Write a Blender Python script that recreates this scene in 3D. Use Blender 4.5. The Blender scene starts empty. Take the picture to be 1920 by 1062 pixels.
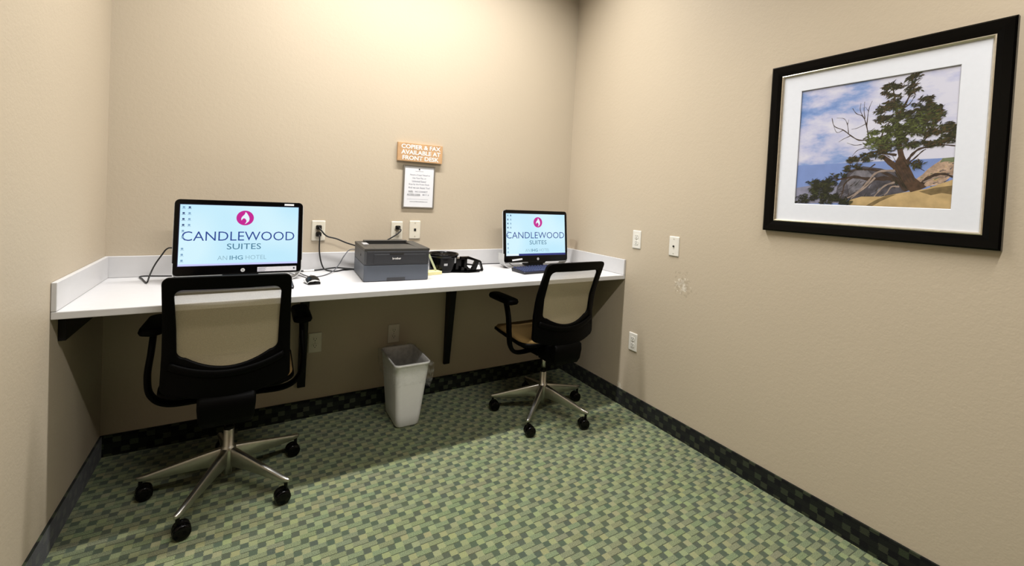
import bpy, bmesh, math, random
from mathutils import Vector, Matrix

# ---------------------------------------------------------------- camera, light, exposure
SC = bpy.context.scene
COL = SC.collection
EXPO = 0.0
SC.view_settings.view_transform = 'Standard'
SC.view_settings.look = 'None'
SC.view_settings.exposure = EXPO
SC.view_settings.gamma = 1.0
SC.view_settings.use_curve_mapping = False

W, ROOM_D, CEIL = 2.652, 4.6, 3.3       # room width, depth towards the camera, ceiling height
H, SLAB, CD = 0.845, 0.0273, 0.655       # counter top height, slab thickness, depth
SPL, SPT = 0.1006, 0.016                 # splash height, thickness
BASE = 0.101                             # carpet baseboard height

cam_d = bpy.data.cameras.new('camera')
cam = bpy.data.objects.new('camera', cam_d)
COL.objects.link(cam)
cam_d.sensor_width = 36.0
cam_d.lens = 837.94 / 1920 * 36.0
cam_d.shift_x = -32.7 / 1920
cam_d.shift_y = -138.43 / 1920
cam_d.clip_start = 0.02
yaw, pitch, roll = 0.5571, -0.0251, 0.0510
fw = Vector((math.sin(yaw) * math.cos(pitch), math.cos(yaw) * math.cos(pitch), math.sin(pitch)))
ri = Vector((math.cos(yaw), -math.sin(yaw), 0))
up = ri.cross(fw)
r2 = ri * math.cos(roll) + up * math.sin(roll)
u2 = -ri * math.sin(roll) + up * math.cos(roll)
M = Matrix((r2, u2, -fw)).transposed().to_4x4()
M.translation = Vector((0.5673, -2.7782, 1.3146))
cam.matrix_world = M
SC.camera = cam

world = bpy.data.worlds.new('world')
SC.world = world
world.use_nodes = True
world.node_tree.nodes['Background'].inputs[0].default_value = (1.0, 0.97, 0.93, 1)
world.node_tree.nodes['Background'].inputs[1].default_value = 0.05

SC.cycles.max_bounces = 6
SC.cycles.diffuse_bounces = 1

LIGHTS = [  # x, y, watts, beam spread, label
    (1.33, -0.68, 49.0, 123, 'long slim ceiling light above the front edge of the counter'),
    (1.33, -2.83, 54.0, 162, 'long slim ceiling light in the middle of the room'),
]

# ---------------------------------------------------------------- helpers
def lin(c):
    if isinstance(c, str):
        c = tuple(int(c[i:i + 2], 16) for i in (0, 2, 4))
    return tuple((v / 255 / 12.92) if v / 255 <= 0.04045 else ((v / 255 + 0.055) / 1.055) ** 2.4 for v in c) + (1.0,)

def nt(name):
    m = bpy.data.materials.new(name)
    m.use_nodes = True
    t = m.node_tree
    return m, t, t.nodes['Principled BSDF']

def mat(name, col, rough=0.5, metal=0.0, noise=0.05, scale=60.0, bump=0.0, spec=0.5, rvar=0.0):
    """principled surface whose colour varies slightly with a procedural noise"""
    m, t, b = nt(name)
    b.inputs['Roughness'].default_value = rough
    b.inputs['Metallic'].default_value = metal
    b.inputs['Specular IOR Level'].default_value = spec
    c = lin(col)
    tc = t.nodes.new('ShaderNodeTexCoord')
    n = t.nodes.new('ShaderNodeTexNoise')
    n.inputs['Scale'].default_value = scale
    n.inputs['Detail'].default_value = 3
    t.links.new(tc.outputs['Object'], n.inputs['Vector'])
    r = t.nodes.new('ShaderNodeValToRGB')
    r.color_ramp.elements[0].position = 0.3
    r.color_ramp.elements[1].position = 0.7
    r.color_ramp.elements[0].color = tuple(v * (1 - noise) for v in c[:3]) + (1,)
    r.color_ramp.elements[1].color = tuple(min(1, v * (1 + noise)) for v in c[:3]) + (1,)
    t.links.new(n.outputs['Fac'], r.inputs['Fac'])
    t.links.new(r.outputs['Color'], b.inputs['Base Color'])
    if bump:
        bp = t.nodes.new('ShaderNodeBump')
        bp.inputs['Strength'].default_value = bump
        bp.inputs['Distance'].default_value = 0.002
        t.links.new(n.outputs['Fac'], bp.inputs['Height'])
        t.links.new(bp.outputs['Normal'], b.inputs['Normal'])
    return m

def emis(name, col, gain=1.0, col2=None):
    """a lit display pixel colour: emission scaled to the exposure, over a glossy dark panel"""
    m, t, b = nt(name)
    b.inputs['Base Color'].default_value = (0.01, 0.01, 0.012, 1)
    b.inputs['Roughness'].default_value = 0.25
    b.inputs['Emission Strength'].default_value = gain / (2 ** EXPO)
    if col2 is None:
        b.inputs['Emission Color'].default_value = lin(col)
    else:
        tc = t.nodes.new('ShaderNodeTexCoord')
        n = t.nodes.new('ShaderNodeTexNoise')
        n.inputs['Scale'].default_value = 4.0
        n.inputs['Detail'].default_value = 0
        r = t.nodes.new('ShaderNodeValToRGB')
        r.color_ramp.elements[0].position = 0.35
        r.color_ramp.elements[1].position = 0.65
        r.color_ramp.elements[0].color = lin(col)
        r.color_ramp.elements[1].color = lin(col2)
        t.links.new(tc.outputs['Object'], n.inputs['Vector'])
        t.links.new(n.outputs['Fac'], r.inputs['Fac'])
        t.links.new(r.outputs['Color'], b.inputs['Emission Color'])
    return m

def math_node(t, op, a, b=None, c=None):
    n = t.nodes.new('ShaderNodeMath')
    n.operation = op
    for i, v in enumerate((a, b, c)):
        if v is None:
            continue
        if isinstance(v, (int, float)):
            n.inputs[i].default_value = v
        else:
            t.links.new(v, n.inputs[i])
    return n.outputs[0]

def mixc(t, f, a, b, mode='MIX'):
    n = t.nodes.new('ShaderNodeMix')
    n.data_type = 'RGBA'
    n.blend_type = mode
    for sock, v in ((n.inputs[0], f), (n.inputs[6], a), (n.inputs[7], b)):
        if isinstance(v, (int, float)):
            sock.default_value = v
        elif isinstance(v, tuple):
            sock.default_value = v
        else:
            t.links.new(v, sock)
    return n.outputs[2]

def wall_mat(name, col, marks=()):
    """orange-peel painted wall; marks = chips and smudges with a place of their own"""
    m, t, b = nt(name)
    b.inputs['Roughness'].default_value = 0.55
    b.inputs['Specular IOR Level'].default_value = 0.35
    g = t.nodes.new('ShaderNodeNewGeometry')
    pos = g.outputs['Position']
    def noise(scale, detail=2, rough=0.5):
        n = t.nodes.new('ShaderNodeTexNoise')
        n.inputs['Scale'].default_value = scale
        n.inputs['Detail'].default_value = detail
        n.inputs['Roughness'].default_value = rough
        t.links.new(pos, n.inputs['Vector'])
        return n.outputs['Fac']
    big = noise(1.6, 3)
    c = lin(col)
    ca = tuple(v * 0.965 for v in c[:3]) + (1,)
    cb = tuple(v * 1.035 for v in c[:3]) + (1,)
    colour = mixc(t, big, ca, cb)
    fine = noise(150, 3)
    peel = noise(55, 2)
    h = math_node(t, 'ADD', math_node(t, 'MULTIPLY', fine, 0.45), math_node(t, 'MULTIPLY', peel, 0.7))
    for (p, rad, mcol, scale, thr, amount) in marks:
        d = t.nodes.new('ShaderNodeVectorMath')
        d.operation = 'DISTANCE'
        t.links.new(pos, d.inputs[0])
        d.inputs[1].default_value = p
        fall = math_node(t, 'SUBTRACT', 1.0, math_node(t, 'DIVIDE', d.outputs['Value'], rad))
        fall = math_node(t, 'MAXIMUM', fall, 0.0)
        k = math_node(t, 'SUBTRACT', math_node(t, 'ADD', noise(scale, 2), math_node(t, 'MULTIPLY', fall, 0.35)), thr)
        k = math_node(t, 'MULTIPLY', k, 14.0)
        kc = t.nodes.new('ShaderNodeClamp')
        t.links.new(k, kc.inputs[0])
        k = math_node(t, 'MULTIPLY', math_node(t, 'MULTIPLY', kc.outputs[0], amount),
                      math_node(t, 'GREATER_THAN', fall, 0.001))
        colour = mixc(t, k, colour, lin(mcol))
        h = math_node(t, 'SUBTRACT', h, math_node(t, 'MULTIPLY', k, 0.25))
    t.links.new(colour, b.inputs['Base Color'])
    bp = t.nodes.new('ShaderNodeBump')
    bp.inputs['Strength'].default_value = 0.42
    bp.inputs['Distance'].default_value = 0.0018
    t.links.new(h, bp.inputs['Height'])
    t.links.new(bp.outputs['Normal'], b.inputs['Normal'])
    return m

def carpet_mat(name, dark, tan, mid, vert=False, groove=0.6, along='x'):
    """woven block carpet: per row a dark square, a pale square and a two-square speckled bar, each row shifted"""
    m, t, b = nt(name)
    b.inputs['Roughness'].default_value = 0.95
    b.inputs['Specular IOR Level'].default_value = 0.1
    b.inputs['Sheen Weight'].default_value = 0.15
    g = t.nodes.new('ShaderNodeNewGeometry')
    s = t.nodes.new('ShaderNodeSeparateXYZ')
    t.links.new(g.outputs['Position'], s.inputs[0])
    U, V = 0.0272, 0.0257
    if not vert:
        ux = math_node(t, 'DIVIDE', math_node(t, 'SUBTRACT', s.outputs['X'], 1.8077), U)
        vy = math_node(t, 'DIVIDE', math_node(t, 'SUBTRACT', -1.2745, s.outputs['Y']), V)
    else:
        ux = math_node(t, 'DIVIDE', s.outputs['Y' if along == 'y' else 'X'], 0.031)
        vy = math_node(t, 'DIVIDE', s.outputs['Z'], 0.0257)
    v = math_node(t, 'ADD', vy, 0.5)
    row = math_node(t, 'FLOOR', v)
    fv = math_node(t, 'SUBTRACT', v, row)
    m4 = math_node(t, 'FLOORED_MODULO', row, 4.0)
    off = math_node(t, 'ADD', math_node(t, 'ADD',
          math_node(t, 'MULTIPLY', math_node(t, 'COMPARE', m4, 1.0, 0.1), 2.0),
          math_node(t, 'MULTIPLY', math_node(t, 'COMPARE', m4, 2.0, 0.1), 3.0)),
          math_node(t, 'COMPARE', m4, 3.0, 0.1))
    u = math_node(t, 'SUBTRACT', math_node(t, 'ADD', ux, 0.5), off)
    n1 = t.nodes.new('ShaderNodeTexNoise')
    n1.inputs['Scale'].default_value = 260
    n1.inputs['Detail'].default_value = 2
    t.links.new(g.outputs['Position'], n1.inputs['Vector'])
    u = math_node(t, 'ADD', u, math_node(t, 'MULTIPLY', math_node(t, 'SUBTRACT', n1.outputs['Fac'], 0.5), 0.5))
    blk = math_node(t, 'FLOOR', math_node(t, 'DIVIDE', u, 4.0))
    cell = math_node(t, 'FLOOR', math_node(t, 'FLOORED_MODULO', u, 4.0))
    is_d = math_node(t, 'COMPARE', cell, 0.0, 0.1)
    is_t = math_node(t, 'COMPARE', cell, 1.0, 0.1)
    is_m = math_node(t, 'GREATER_THAN', cell, 1.5)
    cid = t.nodes.new('ShaderNodeCombineXYZ')
    t.links.new(blk, cid.inputs[0]); t.links.new(row, cid.inputs[1])
    t.links.new(math_node(t, 'MINIMUM', cell, 2.0), cid.inputs[2])
    wn = t.nodes.new('ShaderNodeTexWhiteNoise')
    wn.noise_dimensions = '3D'
    t.links.new(cid.outputs[0], wn.inputs['Vector'])
    col = mixc(t, is_d, lin(mid), lin(dark))
    col = mixc(t, is_t, col, lin(tan))
    # per-block hue drift
    col = mixc(t, 0.06, col, wn.outputs['Color'], 'OVERLAY')
    # slow drift between bluish and yellowish yarn
    n2 = t.nodes.new('ShaderNodeTexNoise')
    n2.inputs['Scale'].default_value = 3.0
    t.links.new(g.outputs['Position'], n2.inputs['Vector'])
    drift = mixc(t, n2.outputs['Fac'], lin('7f9a8c'), lin('a09c74'))
    col = mixc(t, 0.22, col, drift, 'SOFT_LIGHT')
    # yarn speckle, stronger on the bars
    n3 = t.nodes.new('ShaderNodeTexNoise')
    n3.inputs['Scale'].default_value = 420
    n3.inputs['Detail'].default_value = 2
    t.links.new(g.outputs['Position'], n3.inputs['Vector'])
    sp = math_node(t, 'MULTIPLY', math_node(t, 'SUBTRACT', n3.outputs['Fac'], 0.5),
                   math_node(t, 'ADD', 1.3, math_node(t, 'MULTIPLY', is_m, 1.6)))
    k = math_node(t, 'ADD', 1.0, sp)
    gr = math_node(t, 'MULTIPLY', is_m, math_node(t, 'GREATER_THAN', fv, 0.86))
    k = math_node(t, 'MULTIPLY', k, math_node(t, 'SUBTRACT', 1.0, math_node(t, 'MULTIPLY', gr, groove)))
    cc = t.nodes.new('ShaderNodeCombineColor')
    for i in range(3):
        t.links.new(k, cc.inputs[i])
    col = mixc(t, 1.0, col, cc.outputs[0], 'MULTIPLY')
    t.links.new(col, b.inputs['Base Color'])
    bp = t.nodes.new('ShaderNodeBump')
    bp.inputs['Strength'].default_value = 0.5
    bp.inputs['Distance'].default_value = 0.003
    hgt = math_node(t, 'ADD', math_node(t, 'MULTIPLY', n3.outputs['Fac'], 0.6),
                    math_node(t, 'MULTIPLY', math_node(t, 'SUBTRACT', 1.0, gr), 0.6))
    t.links.new(hgt, bp.inputs['Height'])
    t.links.new(bp.outputs['Normal'], b.inputs['Normal'])
    return m

# ---- geometry
def tag(o, label=None, cat=None, group=None, kind=None):
    for k, v in (('label', label), ('category', cat), ('group', group), ('kind', kind)):
        if v:
            o[k] = v
    return o

def thing(name, label, cat, loc=(0, 0, 0), rot=(0, 0, 0), group=None):
    o = bpy.data.objects.new(name, None)
    o.empty_display_size = 0.05
    COL.objects.link(o)
    o.location = loc
    o.rotation_euler = rot
    return tag(o, label, cat, group)

def obj(name, bm, mats, parent=None, smooth=False, bevel=0.0, seg=2, label=None, sub=0):
    me = bpy.data.meshes.new(name)
    bmesh.ops.recalc_face_normals(bm, faces=bm.faces)
    bm.to_mesh(me)
    bm.free()
    for mm in (mats if isinstance(mats, (list, tuple)) else [mats]):
        me.materials.append(mm)
    o = bpy.data.objects.new(name, me)
    COL.objects.link(o)
    if parent is not None:
        o.parent = parent
    if smooth:
        for p in me.polygons:
            p.use_smooth = True
    if bevel:
        b = o.modifiers.new('bevel', 'BEVEL')
        b.width = bevel
        b.segments = seg
        b.limit_method = 'ANGLE'
        b.angle_limit = math.radians(40)
        b.harden_normals = False
    if sub:
        s = o.modifiers.new('subsurf', 'SUBSURF')
        s.levels = s.render_levels = sub
    if label:
        o['label'] = label
    return o

def box(bm, x0, x1, y0, y1, z0, z1, mx=None):
    vs = [bm.verts.new((x, y, z)) for z in (z0, z1) for y in (y0, y1) for x in (x0, x1)]
    for f in ((0, 2, 3, 1), (4, 5, 7, 6), (0, 1, 5, 4), (2, 6, 7, 3), (0, 4, 6, 2), (1, 3, 7, 5)):
        bm.faces.new([vs[i] for i in f])
    if mx is not None:
        bmesh.ops.transform(bm, matrix=mx, verts=vs)
    return bm

def B(*a, mx=None):
    return box(bmesh.new(), *a, mx=mx)

def loft(bm, rings, cap=True, closed=True):
    vr = [[bm.verts.new(p) for p in r] for r in rings]
    n = len(rings[0])
    for a, b in zip(vr, vr[1:]):
        for i in range(n if closed else n - 1):
            j = (i + 1) % n
            bm.faces.new((a[i], a[j], b[j], b[i]))
    if cap and closed:
        bm.faces.new(list(reversed(vr[0])))
        bm.faces.new(vr[-1])
    return bm

def rrect(hw, hh, r, n=5, cx=0, cy=0):
    pts = []
    r = min(r, hw * 0.999, hh * 0.999)
    for (sx, sy, a0) in ((1, 1, 0), (-1, 1, 90), (-1, -1, 180), (1, -1, 270)):
        for i in range(n + 1):
            a = math.radians(a0 + 90 * i / n)
            pts.append((cx + sx * (hw - r) + r * math.cos(a), cy + sy * (hh - r) + r * math.sin(a)))
    return pts

def prism(bm, pts, d0, d1, plane='xy'):
    def p3(p, d):
        return {'xy': (p[0], p[1], d), 'xz': (p[0], d, p[1]), 'yz': (d, p[0], p[1])}[plane]
    return loft(bm, [[p3(p, d0) for p in pts], [p3(p, d1) for p in pts]])

def lathe(bm, prof, seg=32, c=(0, 0, 0), axis='z', cap=True):
    rings = []
    for r, z in prof:
        ring = []
        for i in range(seg):
            a = 2 * math.pi * i / seg
            p = (r * math.cos(a), r * math.sin(a), z)
            if axis == 'y':
                p = (p[0], p[2], p[1])
            elif axis == 'x':
                p = (p[2], p[0], p[1])
            ring.append((p[0] + c[0], p[1] + c[1], p[2] + c[2]))
        rings.append(ring)
    return loft(bm, rings, cap=cap)

def spline(pts, n=8):
    P = [Vector(p) for p in pts]
    P = [P[0] * 2 - P[1]] + P + [P[-1] * 2 - P[-2]]
    out = []
    for i in range(1, len(P) - 2):
        a, b, c, d = P[i - 1:i + 3]
        for k in range(n):
            s = k / n
            out.append(0.5 * ((2 * b) + (c - a) * s + (2 * a - 5 * b + 4 * c - d) * s * s + (3 * b - a - 3 * c + d) * s ** 3))
    out.append(P[-2])
    return out

def tube(bm, pts, r, seg=8, smooth=8, r2=None, upv=None):
    """sweep a round (or oval r x r2) section along a smooth path"""
    P = spline(pts, smooth) if smooth else [Vector(p) for p in pts]
    rings = []
    prev = None
    for i, p in enumerate(P):
        t = (P[min(i + 1, len(P) - 1)] - P[max(i - 1, 0)]).normalized()
        if upv is not None:
            a = Vector(upv) - t * t.dot(Vector(upv))
        elif prev is None:
            a = t.orthogonal()
        else:
            a = prev - t * t.dot(prev)
        a.normalize()
        prev = a
        b = t.cross(a)
        rr = r(i / (len(P) - 1)) if callable(r) else r
        rb = r2 if r2 is not None else rr
        rings.append([p + a * (rr * math.cos(2 * math.pi * k / seg)) + b * (rb * math.sin(2 * math.pi * k / seg)) for k in range(seg)])
    return loft(bm, rings)

def text(name, body, parent, mats, x, y, w=None, h=None, z=0.0, bold=0.0, extrude=0.0004, rot=None, shear=0.0, space=1.0, label=None):
    """lettering as a mesh in the parent's xy plane, centred on x, y and fitted to width w and height h"""
    cu = bpy.data.curves.new(name, 'FONT')
    cu.body = body
    cu.size = 1.0
    cu.extrude = 0.0
    cu.offset = bold
    cu.shear = shear
    cu.space_character = space
    cu.resolution_u = 3
    to = bpy.data.objects.new(name, cu)
    COL.objects.link(to)
    dg = bpy.context.evaluated_depsgraph_get()
    me = bpy.data.meshes.new_from_object(to.evaluated_get(dg))
    bpy.data.objects.remove(to)
    xs = [v.co.x for v in me.vertices]
    ys = [v.co.y for v in me.vertices]
    bw, bh = max(xs) - min(xs), max(ys) - min(ys)
    if w is None:
        sy = h / bh; sx = sy
    elif h is None:
        sx = w / bw; sy = sx
    else:
        sx, sy = w / bw, h / bh
    cx, cy = (max(xs) + min(xs)) / 2, (max(ys) + min(ys)) / 2
    for v in me.vertices:
        v.co = Vector(((v.co.x - cx) * sx + x, (v.co.y - cy) * sy + y, z))
    me.materials.clear()
    me.materials.append(mats)
    o = bpy.data.objects.new(name, me)
    COL.objects.link(o)
    o.parent = parent
    if label:
        o['label'] = label
    return o

FACE_BACK = (math.pi / 2, 0, 0)                    # things hung on the back wall: local x right, y up, z out
FACE_RIGHT = (math.pi / 2, 0, -math.pi / 2)        # things hung on the right wall
FACE_LEFT = (math.pi / 2, 0, math.pi / 2)

# ---------------------------------------------------------------- materials
PAINT = 'ccbda5'
M_WALL = wall_mat('wall paint', PAINT)
M_WALL_R = wall_mat('wall paint right', PAINT, marks=(
    ((W, -1.108, 0.866), 0.072, 'efe6d6', 62, 0.70, 0.75),
    ((W, -1.11, 0.868), 0.13, 'a89880', 45, 0.74, 0.4),
    ((W, -0.07, 0.985), 0.07, '8a6238', 14, 0.62, 0.22),
    ((W, -0.655, 0.115), 0.03, 'e2d8c4', 60, 0.62, 0.8),
))
M_WALL_F = wall_mat('front wall darkened for bounce', '7d6a54')  # unseen wall, darkened so less light bounces in under the counter
M_CEIL = wall_mat('ceiling paint', 'd9d2c4')
M_CARPET = carpet_mat('carpet', '515a4b', '8b8f6b', '787f63')
M_BASE_X = carpet_mat('carpet base x', '060805', '363b29', '14180f', vert=True, along='x')
M_BASE_Y = carpet_mat('carpet base y', '060805', '363b29', '14180f', vert=True, along='y')
M_COUNTER = mat('white solid surface', 'dedcdb', 0.28, noise=0.015, scale=30)
M_BLACK = mat('black plastic', '030303', 0.42, noise=0.15, spec=0.2)
M_BLACKS = mat('black steel', '050505', 0.5, noise=0.2, spec=0.25)
M_GLOSS = mat('gloss black', '030304', 0.14, noise=0.1, spec=0.22)
M_CHAIR = mat('chair black plastic', '010101', 0.5, noise=0.15, spec=0.07)
M_SEAT = mat('seat fabric', '8a6f40', 0.95, noise=0.18, scale=500, bump=0.3)
M_STEEL = mat('polished aluminium', 'b9b7b0', 0.32, metal=1.0, noise=0.04)
M_SILVER = mat('silver plastic', 'd2d2d0', 0.3, metal=0.0, noise=0.03)
M_CHROME = mat('gas lift chrome', 'b8b6b0', 0.25, metal=1.0, noise=0.04)
M_PLATE = mat('cream plastic', 'ece4d0', 0.35, noise=0.02)
M_PLATE_W = mat('white plastic plate', 'efeade', 0.35, noise=0.02)
M_SLOT = mat('dark slot', '14110d', 0.6)
M_SCREW = mat('plate screw', 'bdb5a2', 0.3, metal=0.6)
M_WOOD = mat('tan sign wood', 'cda274', 0.6, noise=0.12, scale=25, bump=0.1)
M_WHITE = mat('white letters', 'f7f4ee', 0.5, noise=0.02)
M_PAPER = mat('white paper', 'f0f0f2', 0.7, noise=0.01)
M_PEWTER = mat('pewter frame', '8f887c', 0.4, metal=0.5, noise=0.06)
M_INK = mat('ink', '3a3c44', 0.7)
M_INKP = mat('faint ink', '6c6d80', 0.7)
M_BIN = mat('white bin plastic', 'f6f5f1', 0.4, noise=0.01)
M_PRN_D = mat('printer charcoal', '35363a', 0.45, noise=0.05, scale=300)
M_PRN_T = mat('printer top', '3c3a36', 0.45, noise=0.05, scale=300)
M_PRN_L = mat('printer slate', '565c66', 0.45, noise=0.04, scale=300)
M_PRN_S = mat('printer side', '4a4b4e', 0.5, noise=0.04, scale=300)
M_NOTE = mat('pale yellow paper', 'efe6a8', 0.7, noise=0.04)
M_STRIP = mat('pale green strip', 'b9bd96', 0.6, noise=0.06)
M_GREY = mat('grey label', 'b4b4b6', 0.4, noise=0.08)
M_KEYB = mat('keyboard navy black', '12141f', 0.4, noise=0.1)
M_KEYC = mat('keycap', '343b60', 0.45, noise=0.1)
M_CORD = mat('black cord', '0d0d0d', 0.5, noise=0.1)
M_GCORD = mat('grey cord', '55565a', 0.5, noise=0.1)
M_FRAME = mat('black frame wood', '020202', 0.25, noise=0.2, spec=0.12)
M_LIP = mat('silver frame lip', 'd8cdb8', 0.3, metal=0.8, noise=0.08)
M_MAT = mat('white mat board', 'eceff6', 0.8, noise=0.01)

def mesh_fabric():
    m, t, b = nt('taupe mesh fabric')
    b.inputs['Base Color'].default_value = lin('c4b694')
    b.inputs['Roughness'].default_value = 0.9
    out = t.nodes['Material Output']
    tr = t.nodes.new('ShaderNodeBsdfTransparent')
    mx = t.nodes.new('ShaderNodeMixShader')
    tc = t.nodes.new('ShaderNodeTexCoord')
    n = t.nodes.new('ShaderNodeTexNoise')
    n.inputs['Scale'].default_value = 350
    t.links.new(tc.outputs['Object'], n.inputs['Vector'])
    t.links.new(math_node(t, 'ADD', 0.42, math_node(t, 'MULTIPLY', n.outputs['Fac'], 0.3)), mx.inputs[0])
    t.links.new(tr.outputs[0], mx.inputs[1])
    t.links.new(b.outputs[0], mx.inputs[2])
    t.links.new(mx.outputs[0], out.inputs['Surface'])
    return m
M_MESH = mesh_fabric()

def liner_mat():
    m, t, b = nt('clear liner film')
    b.inputs['Base Color'].default_value = lin('e9e8e2')
    b.inputs['Roughness'].default_value = 0.15
    out = t.nodes['Material Output']
    tr = t.nodes.new('ShaderNodeBsdfTransparent')
    mx = t.nodes.new('ShaderNodeMixShader')
    tc = t.nodes.new('ShaderNodeTexCoord')
    n = t.nodes.new('ShaderNodeTexNoise')
    n.inputs['Scale'].default_value = 45
    n.inputs['Detail'].default_value = 3
    t.links.new(tc.outputs['Object'], n.inputs['Vector'])
    t.links.new(math_node(t, 'MULTIPLY', math_node(t, 'SUBTRACT', n.outputs['Fac'], 0.38), 0.6), mx.inputs[0])
    t.links.new(tr.outputs[0], mx.inputs[1])
    t.links.new(b.outputs[0], mx.inputs[2])
    t.links.new(mx.outputs[0], out.inputs['Surface'])
    bp = t.nodes.new('ShaderNodeBump')
    bp.inputs['Strength'].default_value = 0.6
    bp.inputs['Distance'].default_value = 0.004
    t.links.new(n.outputs['Fac'], bp.inputs['Height'])
    t.links.new(bp.outputs['Normal'], b.inputs['Normal'])
    return m
M_LINER = liner_mat()

# ---------------------------------------------------------------- the room
def struct(name, bm, m, **k):
    return tag(obj(name, bm, m, **k), kind='structure')

T = 0.12
struct('floor', B(-T, W + T, -ROOM_D - T, T, -0.1, 0), M_CARPET)
struct('ceiling', B(-T, W + T, -ROOM_D - T, T, CEIL, CEIL + 0.1), M_CEIL)
struct('wall_back', B(-T, W + T, 0, T, 0, CEIL), M_WALL)
struct('wall_left', B(-T, 0, -ROOM_D, 0, 0, CEIL), M_WALL)
struct('wall_right', B(W, W + T, -ROOM_D, 0, 0, CEIL), M_WALL_R)
struct('wall_front', B(-T, W + T, -ROOM_D - T, -ROOM_D, 0, CEIL), M_WALL_F)
BT = 0.009
struct('baseboard_back', B(0, W, -BT, 0, 0, BASE), M_BASE_X)
struct('baseboard_left', B(0, BT, -ROOM_D, -BT, 0, BASE), M_BASE_Y)
struct('baseboard_right', B(W - BT, W, -ROOM_D, -BT, 0, BASE), M_BASE_Y)
struct('baseboard_front', B(BT, W - BT, -ROOM_D, -ROOM_D + BT, 0, BASE), M_BASE_X)

# ceiling lights
M_LENS = emis('light diffuser', 'fff6e8', 6.0)
for (x, y, watts, spread, lab) in LIGHTS:
    t = thing('ceiling_light', lab, 'ceiling light', (x, y, CEIL))
    bm = bmesh.new()
    for a in ((-0.97, 0.97, -0.075, -0.062), (-0.97, 0.97, 0.062, 0.075), (-0.97, -0.95, -0.062, 0.062), (0.95, 0.97, -0.062, 0.062)):
        box(bm, a[0], a[1], a[2], a[3], -0.03, -0.001)
    box(bm, -0.95, 0.95, -0.062, 0.062, -0.008, -0.001)
    obj('housing', bm, M_PLATE_W, t)
    obj('diffuser', B(-0.949, 0.949, -0.061, 0.061, -0.02, -0.009), M_LENS, t)
    ld = bpy.data.lights.new('tube_lamp', 'AREA')
    ld.shape = 'RECTANGLE'
    ld.size = 1.88
    ld.size_y = 0.08
    ld.energy = watts
    ld.spread = math.radians(spread)
    ld.color = (1.0, 0.99, 0.985) if y > -2 else (1.0, 0.975, 0.945)
    lo = bpy.data.objects.new('tube_lamp', ld)
    COL.objects.link(lo)
    lo.parent = t
    lo.location = (0, 0, -0.032)

# ---------------------------------------------------------------- counter
tag(obj('countertop', B(0.001, W - 0.001, -CD, -0.001, H - SLAB, H), M_COUNTER, bevel=0.003),
    'long white solid-surface counter running wall to wall under the notices', 'counter')
ZS = H + 0.0006
tag(obj('backsplash', B(0.001, W - 0.001, -SPT, -0.001, ZS, H + SPL), M_COUNTER, bevel=0.002),
    'low white backsplash strip along the back wall behind the computers', 'backsplash')
tag(obj('side_splash', B(0.001, SPT, -CD, -SPT - 0.0005, ZS, H + SPL), M_COUNTER, bevel=0.002),
    'low white splash strip along the left wall at the counter end', 'backsplash')
tag(obj('side_splash', B(W - SPT, W - 0.001, -CD, -SPT - 0.0005, ZS, H + SPL), M_COUNTER, bevel=0.002),
    'low white splash strip along the right wall beside the corner computer', 'backsplash')
tag(obj('support_cleat', B(0.001, 0.022, -0.58, -0.002, H - SLAB - 0.095, H - SLAB - 0.0005), M_BLACKS, bevel=0.002),
    'black support cleat fixed to the left wall under the counter', 'cleat')
for x, lab in ((0.836, 'black steel counter bracket beside the left office chair'),
               (1.70, 'black steel counter bracket right of the waste bin')):
    br = thing('counter_bracket', lab, 'bracket', (x, 0, H - SLAB - 0.0005))
    bm = bmesh.new()
    prism(bm, [(-0.001, 0), (-0.105, 0), (-0.022, -0.632), (-0.001, -0.632)], -0.02, 0.02, 'yz')
    obj('wall_leg', bm, M_BLACKS, br, bevel=0.002)
    obj('top_arm', B(-0.02, 0.02, -0.5, -0.10, -0.028, 0), M_BLACKS, br, bevel=0.002)

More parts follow.
